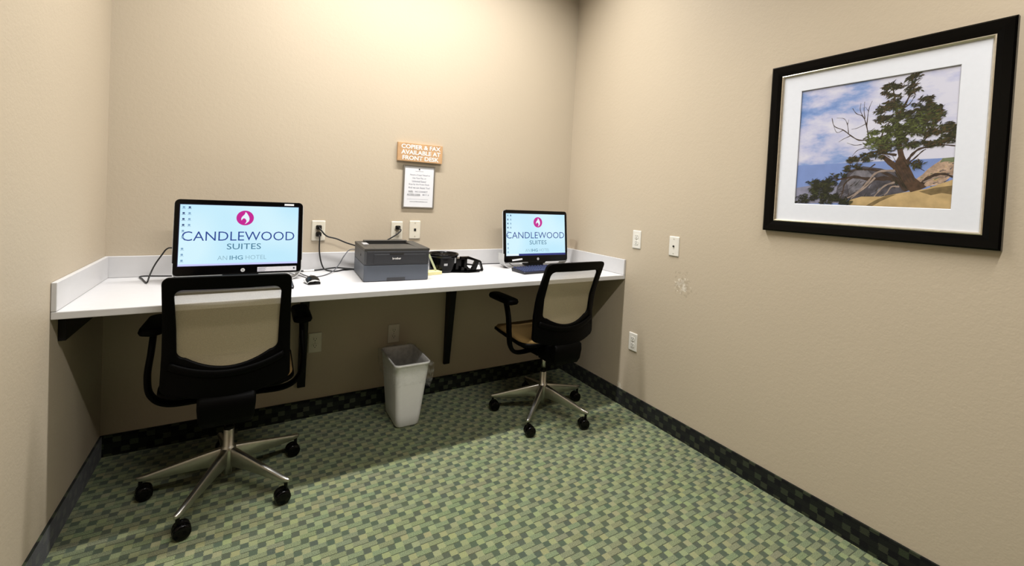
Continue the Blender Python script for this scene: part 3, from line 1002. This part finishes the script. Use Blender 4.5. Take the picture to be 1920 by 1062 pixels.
    # five-star base
    for k in range(5):
        ang = math.radians(base_deg + 72 * k)
        rot = Matrix.Rotation(ang, 4, 'Z')
        bm = bmesh.new()
        secs = []
        for r, z0, z1, w in ((0.015, 0.098, 0.178, 0.014), (0.10, 0.096, 0.156, 0.0125), (0.20, 0.087, 0.128, 0.0115), (0.285, 0.079, 0.104, 0.0105), (0.308, 0.082, 0.100, 0.0105), (0.318, 0.084, 0.096, 0.005)):
            e = min(0.006, (z1 - z0) * 0.3)
            sec = [(r, -w * 0.75, z0), (r, w * 0.75, z0), (r, w, z1 - e * 1.5), (r, w * 0.7, z1 - e * 0.3), (r, 0, z1), (r, -w * 0.7, z1 - e * 0.3), (r, -w, z1 - e * 1.5)]
            secs.append([rot @ Vector(p) for p in sec])
        loft(bm, secs)
        obj('base_leg', bm, M_STEEL, t, smooth=True, bevel=0.0015)
        # caster, twin wheels swung a little off the leg line
        cpos = rot @ Vector((0.302, 0, 0))
        sw = ang + math.radians(20 + 35 * ((k * 3) % 5 - 2))
        cm = Matrix.Translation(cpos) @ Matrix.Rotation(sw, 4, 'Z')
        bm = bmesh.new()
        lathe(bm, [(0.007, 0.045), (0.007, 0.086)], 10)
        n0 = len(bm.verts)
        for i in range(13):
            pass
        hood = []
        for yy in (-0.007, 0.007):
            hood.append([(-0.012 + 0.0295 * math.cos(math.radians(a)), yy, 0.029 + 0.0295 * math.sin(math.radians(a))) for a in range(-20, 201, 20)])
        loft(bm, hood)
        bmesh.ops.transform(bm, matrix=cm, verts=bm.verts)
        ca = obj('caster', bm, M_BLACK, t)
        for s in (-1, 1):
            bm = bmesh.new()
            y0, y1 = (0.0075, 0.0255) if s > 0 else (-0.0255, -0.0075)
            lathe(bm, [(0.012, y0), (0.026, y0), (0.0285, y0 + 0.003), (0.0285, y1 - 0.004), (0.025, y1), (0.008, y1 - 0.001)], 24, (-0.012, 0, 0.0287), axis='y')
            bmesh.ops.transform(bm, matrix=cm, verts=bm.verts)
            obj('wheel', bm, M_GLOSS, ca, smooth=True)
    return t

office_chair((0.515, -0.50, 0), math.radians(-1), -118 + 1, 'black mesh-back swivel chair pulled up to the left computer')
office_chair((2.125, -0.535, 0), math.radians(2), -138 - 2, 'black mesh-back swivel chair facing the right computer by the corner')

# ---------------------------------------------------------------- all-in-one computers
M_SCREEN = emis('screen sky blue', 'bfe9fb', 1.0, 'd2f2fd')
M_SCREENB = emis('screen border navy', '0b0c46', 0.5)
M_TXT_N = emis('screen navy letters', '1b3f8f')
M_TXT_T = emis('screen teal letters', '3f7390')
M_TXT_G = emis('screen grey letters', '8fb4c4')
M_TXT_H = emis('screen slate letters', '5f8ea6')
M_MAG = emis('screen magenta', 'c2188f')
M_FLAME = emis('screen flame white', 'e4f4fb')
M_TASKL = emis('screen taskbar lilac', 'c9cdfa')
M_TASKD = emis('screen taskbar navy', '1c2a78')
M_ICON = emis('desktop icon', '7fa3c4')
M_ICOND = emis('desktop icon dark', '38507e')

def computer(loc, turn, lab, variant):
    t = thing('all_in_one_computer', lab, 'computer', loc, (0, 0, turn), 'all-in-one computers')
    WB, HB = 0.519, 0.349
    z0 = 0.038
    tilt = Matrix.Translation((0, 0, z0)) @ Matrix.Rotation(math.radians(-7), 4, 'X')
    def put(o):
        o.matrix_local = tilt @ Matrix.Rotation(math.pi / 2, 4, 'X')   # local x right, y up, z towards the sitter
        return o
    bm = bmesh.new()
    loft(bm, [[(x, y + HB / 2, z) for x, y in rrect(WB / 2 - i, HB / 2 - i, 0.02, 5)] for i, z in ((0.0, -0.012), (0.0, -0.002), (0.002, 0.0))])
    # chin under the badge
    prism(bm, [(-0.078, 0.004), (-0.058, -0.012), (0.062, -0.012), (0.078, 0.004)], -0.012, -0.001)
    bz = put(obj('bezel', bm, M_GLOSS, t))
    bm = bmesh.new()
    loft(bm, [[(x, y + HB / 2 - 0.002, z) for x, y in rrect(WB / 2 + i, HB / 2 + i, 0.024, 5)] for i, z in ((0.001, -0.003), (0.0025, -0.008), (0.001, -0.014), (-0.02, -0.030), (-0.06, -0.045))])
    put(obj('housing', bm, M_SILVER, t, label='silver rear housing'))
    # bent silver foot: band down one side, along the counter, up the other
    path = []
    hw = WB / 2 + 0.001
    def q(a):
        return [(hw - 0.06 + 0.06 * math.sin(a), 0.064 - 0.06 * math.cos(a))]
    right = [q(math.radians(a))[0] for a in range(0, 91, 10)] + [(hw, 0.10)]
    path = [(-x, z) for x, z in reversed(right)] + right
    bm = bmesh.new()
    th = 0.004
    outer, inner = [], []
    for i, p in enumerate(path):
        a, b = path[max(0, i - 1)], path[min(len(path) - 1, i + 1)]
        dx, dz = b[0] - a[0], b[1] - a[1]
        l = math.hypot(dx, dz)
        inner.append((p[0] - dz / l * th, p[1] + dx / l * th))
        outer.append(p)
    rings = [[(o_[0], 0.002, o_[1]), (o_[0], 0.075, o_[1]), (i_[0], 0.075, i_[1]), (i_[0], 0.002, i_[1])] for o_, i_ in zip(outer, inner)]
    loft(bm, rings)
    for v in bm.verts:
        v.co.z = max(0.0, v.co.z - 0.004)
    obj('foot', bm, M_SILVER, t, smooth=False, label='bent silver foot')
    obj('stand_neck', B(-0.06, 0.062, 0.012, 0.10, 0.0045, 0.05), M_BLACK, t, bevel=0.006)
    # screen
    SW, SH = 0.478, 0.281
    sy = 0.044 + SH / 2
    sc = put(obj('screen', B(-SW / 2, SW / 2, sy - SH / 2, sy + SH / 2, -0.0005, 0.0006), M_SCREEN, t, label='lit pale blue desktop screen'))
    def sx(u): return -SW / 2 + u * SW
    def syv(v): return sy + SH / 2 - v * SH
    zz = 0.0008
    obj('screen_border', B(-SW / 2 - 0.003, SW / 2 + 0.003, sy - SH / 2 - 0.003, sy + SH / 2 + 0.003, -0.0005, 0.0004), M_SCREENB, sc)
    lv = 0.205 if variant == 0 else 0.20
    bm = lathe(bmesh.new(), [(0.0355, zz), (0.0355, zz + 0.0001)], 40, (sx(0.523), syv(lv), 0))
    obj('logo_disc', bm, M_MAG, sc)
    fl = [(0, 52), (12, 38), (26, 12), (30, -8), (26, -28), (8, -46), (-4, -52), (6, -36), (8, -22), (0, -8), (-10, -2), (-20, -8), (-28, -22), (-31, -10), (-28, 4), (-20, 16), (-10, 26), (-4, 38)]
    bm = bmesh.new()
    bm.faces.new([bm.verts.new((sx(0.523) + (x + 2) * 0.00056, syv(lv) + y * 0.00056, zz + 0.0003)) for x, y in fl])
    obj('logo_flame', bm, M_FLAME, sc)
    cw = 0.452 if variant == 0 else 0.470
    text('screen_lettering', 'CANDLEWOOD', sc, M_TXT_N, sx(0.494), syv(0.515), cw, 0.0435, zz, bold=-0.004)
    text('screen_lettering', 'SUITES', sc, M_TXT_T, sx(0.523), syv(0.69), 0.138, 0.0275, zz)
    text('screen_lettering', 'AN', sc, M_TXT_G, sx(0.345), syv(0.878), 0.038, 0.020, zz, bold=-0.006)
    text('screen_lettering', 'IHG', sc, M_TXT_H, sx(0.46), syv(0.878), 0.053, 0.020, zz, bold=0.012)
    text('screen_lettering', 'HOTEL', sc, M_TXT_G, sx(0.628), syv(0.878), 0.086, 0.020, zz, bold=-0.006)
    if variant == 0:
        obj('taskbar', B(-SW / 2, SW / 2, sy - SH / 2, sy - SH / 2 + 0.0085, zz - 0.0001, zz), M_TASKL, sc)
    else:
        obj('taskbar', B(-SW / 2 + 0.095, SW / 2, sy - SH / 2, sy - SH / 2 + 0.0125, zz - 0.0001, zz), M_TASKD, sc)
        obj('search_box', B(-SW / 2 + 0.004, -SW / 2 + 0.095, sy - SH / 2, sy - SH / 2 + 0.0125, zz - 0.0001, zz), M_FLAME, sc)
    rows = ((0, 0), (1, 0), (1, 1), (0, 1), (0, 2), (1, 2), (0, 3), (1, 3), (0, 4), (0, 5), (0, 7), (0, 8), (0, 9))
    for i, (c, r) in enumerate(rows):
        x, y = sx(0.028 + 0.045 * c), syv(0.045 + 0.096 * r)
        bm = bmesh.new()
        prism(bm, rrect(0.0042, 0.0042, 0.001, 2, x, y), zz, zz + 0.0001)
        box(bm, x - 0.007, x + 0.007, y - 0.0075, y - 0.0062, zz, zz + 0.0001)
        obj('desktop_icon', bm, M_ICOND if i in (1, 3, 4, 6) else M_ICON, sc)
    # maker's badge and stickers on the bezel
    bd = obj('badge', lathe(bmesh.new(), [(0.0085, 0.0002), (0.0085, 0.0008), (0.008, 0.001)], 24, (0.0085, 0.0185, 0)), M_SILVER, bz, label='round silver badge')
    if variant == 0:
        text('badge_letters', 'hp', bz, M_GLOSS, 0.0085, 0.0185, 0.0095, 0.0115, 0.0013, shear=0.25, label='black letters on the badge')
        obj('sticker', B(0.068, 0.2355, 0.008, 0.030, 0.0002, 0.0006), mat('label sticker', 'd9d6da', 0.5, noise=0.05, scale=90), bz, label='pale printed label')
        st = bpy.data.objects[-1] if False else None
        obj('sticker', B(0.176, 0.218, HB - 0.0165, HB - 0.0075, 0.0002, 0.0006), M_PAPER, bz, label='small white label')
        obj('sticker_print', B(0.221, 0.2285, 0.016, 0.0245, 0.0006, 0.0008), M_INK, bz)
        for i, (w, y) in enumerate(((0.035, 0.026), (0.03, 0.0215), (0.033, 0.016), (0.028, 0.0115))):
            obj('sticker_print', B(0.071, 0.071 + w, y - 0.0008, y + 0.0008, 0.0006, 0.0008), M_INKP, bz)
    else:
        text('badge_letters', 'hp', bz, M_GLOSS, 0.0085, 0.0185, 0.0095, 0.0115, 0.0013, shear=0.25, label='black letters on the badge')
        bm = B(-0.195, -0.117, 0.012, 0.023, 0.0002, 0.0006)
        bmesh.ops.rotate(bm, verts=bm.verts, cent=(-0.156, 0.017, 0), matrix=Matrix.Rotation(0.09, 3, 'Z'))
        obj('sticker', bm, M_PAPER, bz, label='white label strip')
    return t

computer((0.534, -0.262, H), 0, 'all-in-one computer with pale label sticker on its lower bezel, left end of counter', 0)
computer((2.236, -0.232, H), 0, 'all-in-one computer in the right corner of the counter, navy taskbar on screen', 1)

# ---------------------------------------------------------------- keyboards and mouse
def keyboard(loc, turn, lab):
    t = thing('keyboard', lab, 'keyboard', loc, (0, 0, turn), 'black keyboards')
    KW, KD = 0.44, 0.145
    bm = bmesh.new()
    loft(bm, [[(x, y, z0 + (y / KD + 0.5) * s_) for x, y in rrect(KW / 2 - i, KD / 2 - i, 0.008, 3)] for i, z0, s_ in ((0.003, 0.0, 0.0), (0.0, 0.004, 0.008), (0.0, 0.010, 0.010), (0.003, 0.013, 0.010))])
    kb = obj('keyboard_case', bm, M_KEYB, t)
    bm = bmesh.new()
    def key(x, y, w, d):
        z = 0.0125 + (y / KD + 0.5) * 0.010
        loft(bm, [[(x + a, y + b, z + c + b * 0.07) for a, b in ((-w / 2 + i, -d / 2 + i), (w / 2 - i, -d / 2 + i), (w / 2 - i, d / 2 - i), (-w / 2 + i, d / 2 - i))] for i, c in ((0, 0), (0.002, 0.007))])
    p = 0.0187
    for r in range(5):
        y = -0.054 + r * p
        for c in range(15):
            x = -0.205 + c * p
            if r == 0:
                if 4 <= c <= 8:
                    if c == 6:
                        key(x, y, p * 5 - 0.003, 0.0155)
                    continue
            key(x, y, 0.0155, 0.0155)
        for c in range(3):
            if r != 1 or True:
                key(0.092 + c * p, y, 0.0155, 0.0155)
        for c in range(3):
            key(0.157 + c * p, y, 0.0155, 0.0155)
    for c in range(18):
        key(-0.205 + c * 0.0237, 0.056, 0.0155, 0.011)
    obj('keycaps', bm, M_KEYC, kb)
    return t
keyboard((0.525, -0.428, H), 0.01, 'black keyboard on the counter under the left computer, behind the chair back')
keyboard((2.208, -0.375, H), math.radians(5), 'dark navy keyboard in front of the right computer')

mo = thing('computer_mouse', 'black mouse with a silver curved edge beside the left computer', 'mouse', (0.832, -0.375, H), (0, 0, math.radians(6)))
bm = bmesh.new()
rings = []
for k in range(11):
    s = k / 10
    y = -0.053 + 0.106 * s
    hgt = 0.036 * math.sin(math.pi * (0.12 + 0.80 * s)) ** 0.7
    hw = 0.030 * (0.80 + 0.28 * math.sin(math.pi * min(1, s + 0.1)))
    rings.append([(hw * math.cos(a) * (1 if abs(math.cos(a)) < 0.95 else 1), y, 0.001 + max(0.0, hgt * math.sin(a) ** 0.8)) for a in [math.pi * i / 10 for i in range(11)]])
loft(bm, rings)
obj('mouse_body', bm, M_GLOSS, mo, smooth=True)
bm = bmesh.new()
tube(bm, [(-0.029, -0.036, 0.004), (-0.020, -0.0475, 0.014), (0.0, -0.0525, 0.020), (0.020, -0.0475, 0.014), (0.029, -0.036, 0.004)], 0.0035, 8, 6)
obj('silver_edge', bm, M_SILVER, mo, smooth=True, label='silver curved edge')
bm = bmesh.new()
tube(bm, [(-0.0285, -0.03, 0.006), (-0.0325, 0.0, 0.012), (-0.029, 0.03, 0.010)], 0.004, 8, 6)
obj('side_panel', bm, M_SILVER, mo, smooth=True, label='grey side panel')
obj('scroll_wheel', lathe(bmesh.new(), [(0.005, -0.004), (0.008, -0.003), (0.008, 0.003), (0.005, 0.004)], 16, (0, 0.025, 0.0295), axis='x'), M_GREY, mo, smooth=True)

# ---------------------------------------------------------------- printer
pt = thing('laser_printer', 'charcoal laser printer on the counter between the two computers', 'printer', (1.060, -0.437, H), (0, 0, math.radians(-3.2)))
PWD, PDP, PHT = 0.334, 0.365, 0.171
body = rrect(PWD / 2, PDP / 2, 0.014, 4, PWD / 2, PDP / 2)
bm = bmesh.new()
prism(bm, body, 0.003, 0.0855)
tray = obj('paper_tray', bm, M_PRN_L, pt, bevel=0.002, label='slate paper tray')
bm = bmesh.new()
prism(bm, [(0.113, -0.0008), (0.117, 0.02), (0.205, 0.02), (0.209, -0.0008)], -0.002, 0.004, 'xz')
obj('finger_recess', B(0.114, 0.208, -0.0015, 0.004, 0.003, 0.0195), M_PRN_D, tray)
bm = bmesh.new()
prism(bm, rrect(PWD / 2, PDP / 2, 0.014, 4, PWD / 2, PDP / 2), 0.0875, 0.158)
ub = obj('upper_body', bm, M_PRN_S, pt, bevel=0.002)
obj('front_door', B(0.012, PWD - 0.004, -0.0035, 0.006, 0.0885, 0.157), M_PRN_D, pt, bevel=0.002)
fd = obj('door_panel', B(0.046, PWD - 0.022, -0.0055, 0.0, 0.096, 0.142), M_PRN_D, pt, bevel=0.0015)
obj('door_handle', B(0.124, 0.196, -0.0065, 0.0, 0.1395, 0.1485), M_SLOT, pt, bevel=0.001)
lt = obj('maker_plate', B(0.134, 0.186, -0.0060, -0.004, 0.114, 0.127), M_PRN_D, pt)
lg = thing('tmp', 'tmp', 'tmp')
bpy.data.objects.remove(lg)
lo = text('maker_lettering', 'brother', pt, M_WHITE, 0.0, 0.0, 0.044, 0.0115, 0.0, bold=0.02, label='white maker lettering')
lo.matrix_local = Matrix.Translation((0.160, -0.0066, 0.1205)) @ Matrix.Rotation(math.pi / 2, 4, 'X')
# top cover with the sunken paper output
bm = bmesh.new()
ox0, ox1, oy0, oy1 = 0.052, 0.278, 0.10, 0.325
box(bm, 0.0, ox0, 0.0, PDP, 0.158, PHT); box(bm, ox1, PWD, 0.0, PDP, 0.158, PHT)
box(bm, ox0, ox1, 0.0, oy0, 0.158, PHT); box(bm, ox0, ox1, oy1, PDP, 0.158, PHT)
tc_ = obj('top_cover', bm, M_PRN_T, pt, bevel=0.0015)
bm = bmesh.new()
prism(bm, [(oy0, 0.158), (oy0, PHT - 0.001), (oy0 + 0.12, PHT - 0.004), (oy1, 0.1582), (oy1, 0.158)], ox0, ox1, 'yz')
obj('output_slope', bm, M_PRN_T, tc_)
obj('output_slot', B(ox0, ox1, oy1 - 0.004, oy1 - 0.0005, 0.1585, PHT + 0.006), M_SLOT, tc_)
obj('slot_hood', B(ox0 - 0.01, ox1 + 0.01, oy1 - 0.002, PDP - 0.01, PHT, PHT + 0.008), M_PRN_T, tc_, bevel=0.003)
obj('control_panel', B(0.022, 0.05, 0.19, 0.27, PHT, PHT + 0.0012), M_GREY, tc_, label='grey display and buttons')
obj('corner_release', B(0.015, 0.03, 0.12, 0.16, PHT, PHT + 0.001), M_PRN_D, tc_)
obj('side_button', lathe(bmesh.new(), [(0.006, -0.0015), (0.006, 0.001)], 16, (0, 0.12, 0.125), axis='x'), M_SLOT, ub)

# ---------------------------------------------------------------- desk caddy, notes
dc = thing('desk_caddy', 'black plastic caddy with a round drum and open wedge frame, right of printer', 'caddy', (1.566, -0.212, H))
bm = bmesh.new()
lathe(bm, [(0.080, 0.004), (0.082, 0.02), (0.086, 0.085), (0.086, 0.094), (0.092, 0.096), (0.0935, 0.106), (0.089, 0.110), (0.084, 0.107), (0.080, 0.096), (0.076, 0.02), (0.0, 0.016)], 40)
dr = obj('drum', bm, M_GLOSS, dc, smooth=True)
bm = bmesh.new()
for k in range(5):
    mx = Matrix.Rotation(math.radians(36 * k + 10), 4, 'Z')
    box(bm, -0.084, 0.084, -0.0025, 0.0025, 0.05, 0.104, mx=mx)
obj('dividers', bm, M_BLACK, dr)
def on_drum(name, a0, a1, z0, z1, r, m, par):
    bm = bmesh.new()
    n = 6
    ins, outs = [], []
    rings = []
    for i in range(n + 1):
        a = math.radians(a0 + (a1 - a0) * i / n)
        c, s_ = math.cos(a), math.sin(a)
        rings.append([((r - 0.001) * c, (r - 0.001) * s_, z0), ((r + 0.0008) * c, (r + 0.0008) * s_, z0), ((r + 0.0018) * c, (r + 0.0018) * s_, z1), (r * c, r * s_, z1)])
    loft(bm, rings)
    return obj(name, bm, m, par, label='grey label')
on_drum('sticker', -106, -92, 0.044, 0.057, 0.0845, M_GREY, dr)
on_drum('sticker', -58, -48, 0.056, 0.088, 0.0855, M_GREY, dr)
bm = bmesh.new()
prism(bm, [(-0.045, -0.055), (0.055, -0.085), (0.125, -0.108), (0.20, -0.103), (0.225, -0.05), (0.10, 0.045), (-0.02, 0.06)], 0.0, 0.007)
obj('base_plate', bm, M_GLOSS, dc, bevel=0.002)
bm = bmesh.new()
prism(bm, [(0.05, 0.0072), (0.05, 0.078), (0.112, 0.080), (0.128, 0.05), (0.15, 0.022), (0.185, 0.0072)], -0.05, 0.02, 'xz')
obj('sloped_shell', bm, M_GLOSS, dc, bevel=0.004)
bm = bmesh.new()
def bar(a, b, w0, w1, y0, y1):
    d = Vector((b[0] - a[0], b[1] - a[1])).normalized()
    n_ = Vector((-d.y, d.x))
    A, Bv = Vector(a), Vector(b)
    pts = [A + n_ * w0 / 2, A - n_ * w0 / 2, Bv - n_ * w1 / 2, Bv + n_ * w1 / 2]
    prism(bm, [(p.x, p.y) for p in pts], y0, y1, 'xz')
for a, b, w0, w1 in (((0.085, 0.086), (0.14, 0.086), 0.016, 0.016), ((0.135, 0.087), (0.217, 0.061), 0.017, 0.012), ((0.217, 0.062), (0.236, 0.006), 0.011, 0.010),
                     ((0.195, 0.062), (0.172, 0.006), 0.026, 0.030), ((0.118, 0.086), (0.118, 0.006), 0.018, 0.022), ((0.12, 0.048), (0.178, 0.040), 0.010, 0.008), ((0.09, 0.018), (0.16, 0.010), 0.03, 0.012), ((0.16, 0.008), (0.237, 0.006), 0.010, 0.010)):
    bar(a, b, w0, w1, -0.075, -0.052)
obj('wedge_frame', bm, M_GLOSS, dc, bevel=0.002)

np_ = thing('note_pad', 'pale yellow note pad lying beside the printer', 'note pad', (1.466, -0.298, H), (0, 0, math.radians(12)))
bm = bmesh.new()
loft(bm, [[(x, y, z) for x, y in rrect(0.050, 0.035, 0.003, 2)] for z in (0.0005, 0.018)])
obj('sheets', bm, M_NOTE, np_, bevel=0.001)
st = tag(obj('leaning_strip', B(-0.006, 0.006, -0.0015, 0.0015, 0.0, 0.105), M_STRIP, bevel=0.0005), 'pale green strip leaning between printer and black caddy', 'strip')
st.location = (1.492, -0.298, H + 0.0185)
st.rotation_euler = (math.radians(-6), math.radians(-24), 0)

# ---------------------------------------------------------------- waste bin
wb = thing('waste_bin', 'white plastic waste bin with a clear liner on the carpet under the counter', 'bin', (1.349, -0.232, 0))
def bin_ring(z, extra=0.0, r=0.028):
    k = z / 0.365
    return [(x + 0.004 * k, y, z) for x, y in rrect(0.066 + 0.031 * k + extra, 0.126 + 0.036 * k + extra, r, 5)]
bm = bmesh.new()
rings = [bin_ring(0.002, -0.006), bin_ring(0.010)] + [bin_ring(0.01 + 0.345 * i / 6) for i in range(1, 7)]
rings += [bin_ring(0.358, 0.004), bin_ring(0.366, 0.0045), bin_ring(0.370, 0.001), bin_ring(0.367, -0.003), bin_ring(0.33, -0.003), bin_ring(0.012, -0.003)]
loft(bm, rings)
obj('bin_body', bm, M_BIN, wb, smooth=True)
bm = bmesh.new()
rng = random.Random(3)
N = 96
def liner_ring(z, ex, amp, ph):
    base = rrect(0.066 + 0.031 * z / 0.365 + ex, 0.126 + 0.036 * z / 0.365 + ex, 0.03, 23)
    out = []
    for i, (x, y) in enumerate(base):
        a = 2 * math.pi * i / len(base)
        w = amp * (math.sin(9 * a + ph) + 0.7 * math.sin(17 * a + 2 * ph) + 0.5 * math.sin(29 * a))
        corner = 0.022 * (abs(math.cos(a)) * abs(math.sin(a)) * 2) if ex > 0.004 else 0
        l = math.hypot(x, y)
        zz_ = z + amp * 3.0 * math.sin(5 * a + ph) - (0.028 * math.sin(a + 0.6) if z < 0.24 else 0)
        out.append((x + 0.004 + x / l * (w + corner), y + y / l * (w + corner), zz_))
    return out
loft(bm, [liner_ring(0.20, -0.006, 0.0008, 0.5), liner_ring(0.33, -0.0055, 0.0004, 0.2), liner_ring(0.3735, -0.002, 0.0004, 0.0), liner_ring(0.3755, 0.003, 0.0006, 0.3), liner_ring(0.366, 0.010, 0.0016, 0.8),
          liner_ring(0.33, 0.012, 0.003, 1.3), liner_ring(0.28, 0.0115, 0.003, 1.9), liner_ring(0.225, 0.0075, 0.0012, 2.3)], cap=False)
obj('bin_liner', bm, M_LINER, wb, smooth=True, label='clear crumpled plastic liner')

# ---------------------------------------------------------------- cords
def plug(x, z, par=None):
    bm = bmesh.new()
    loft(bm, [[(x + a, y, z + b) for a, b in rrect(hw, hh, 0.006, 3)] for hw, hh, y in ((0.0145, 0.0125, -0.009), (0.0145, 0.0125, -0.024), (0.008, 0.008, -0.036))])
    return bm
def cord(name, lab, pts, r, m, plug_at=None, cat='cord'):
    t = thing(name, lab, cat, (0, 0, 0))
    bm = bmesh.new()
    tube(bm, pts, r, 8, 8)
    obj('cable', bm, m, t, smooth=True)
    if plug_at:
        obj('plug', plug(*plug_at), M_BLACK, t, bevel=0.002)
    return t
zc = H + 0.0042
cord('power_cable', 'black power cord from the upper socket of the left outlet to the printer',
     [(0.896, -0.034, 1.0885), (0.904, -0.046, 1.075), (0.934, -0.05, 1.042), (0.985, -0.05, 1.027), (1.037, -0.05, 1.004), (1.09, -0.05, 0.986), (1.13, -0.045, 0.97)], 0.0042, M_CORD, (0.8955, 1.0885))
cord('power_cable', 'black power cord hanging from the lower socket of the left outlet',
     [(0.8955, -0.034, 1.0495), (0.898, -0.045, 1.03), (0.899, -0.045, 0.962), (0.909, -0.045, 0.90), (0.926, -0.05, 0.858), (0.95, -0.075, zc), (0.985, -0.095, zc), (1.03, -0.06, zc), (1.10, -0.048, zc)], 0.0038, M_CORD, (0.8955, 1.0495))
wc = cord('power_cable', 'thick black cord with a white tag on the counter right of the left computer',
     [(0.72, -0.055, H + 0.03), (0.79, -0.052, H + 0.008), (0.85, -0.048, zc), (0.92, -0.035, zc + 0.003), (0.985, -0.036, zc + 0.010), (1.035, -0.065, zc + 0.009), (1.10, -0.066, zc)], 0.0045, M_CORD)
bm = bmesh.new()
tube(bm, [(0.822, -0.0505, zc + 0.0012), (0.85, -0.048, zc + 0.0007), (0.876, -0.0435, zc + 0.0016)], 0.0054, 10, 6)
obj('cord_tag', bm, M_WHITE, wc, smooth=True, label='white tag')
cord('usb_cable', 'thin grey cable looping past the mouse to the back of the printer',
     [(0.79, -0.12, H + 0.012), (0.815, -0.165, H + 0.003), (0.838, -0.222, H + 0.003), (0.862, -0.235, H + 0.003), (0.91, -0.20, H + 0.003), (0.965, -0.125, H + 0.012), (1.0, -0.10, 0.895), (1.022, -0.095, 0.935), (1.06, -0.06, 0.965), (1.12, -0.045, 0.96)], 0.0026, M_GCORD)
cord('mouse_cable', 'thin dark cord from the front of the mouse to the left computer',
     [(0.829, -0.322, H + 0.010), (0.826, -0.28, H + 0.003), (0.80, -0.19, H + 0.003), (0.75, -0.10, H + 0.006), (0.70, -0.07, H + 0.03)], 0.0022, M_GCORD)
cord('power_cable', 'black cord from the outlet behind the printer dropping behind its top',
     [(1.3395, -0.034, 1.0905), (1.350, -0.046, 1.076), (1.322, -0.05, 1.050), (1.268, -0.05, 1.016), (1.22, -0.045, 0.98)], 0.0042, M_CORD, (1.3395, 1.0905))
cord('looped_cable', 'black cord looping out left of the left computer onto the counter',
     [(0.33, -0.15, 0.985), (0.262, -0.125, 0.995), (0.239, -0.12, 0.990), (0.222, -0.125, 0.963), (0.200, -0.14, 0.92), (0.188, -0.17, 0.88), (0.184, -0.205, 0.852),
      (0.168, -0.16, 0.849), (0.148, -0.09, 0.85), (0.132, -0.045, 0.8505), (0.150, -0.035, 0.852), (0.20, -0.05, 0.852), (0.26, -0.065, 0.852), (0.33, -0.07, 0.852)], 0.0032, M_CORD)
cord('network_cable', 'thin black cord along the backsplash between the black caddy and right computer',
     [(1.62, -0.10, H + 0.003), (1.72, -0.05, H + 0.003), (1.85, -0.035, H + 0.003), (1.98, -0.035, H + 0.003), (2.09, -0.05, H + 0.004), (2.2, -0.06, H + 0.006)], 0.0028, M_CORD)
cord('keyboard_cable', 'thin dark cord curving from the right computer down to its keyboard',
     [(2.022, -0.225, H + 0.032), (2.045, -0.262, H + 0.016), (2.085, -0.285, H + 0.006), (2.14, -0.290, H + 0.006), (2.18, -0.288, H + 0.013)], 0.0022, M_CORD)

bpy.context.view_layer.update()
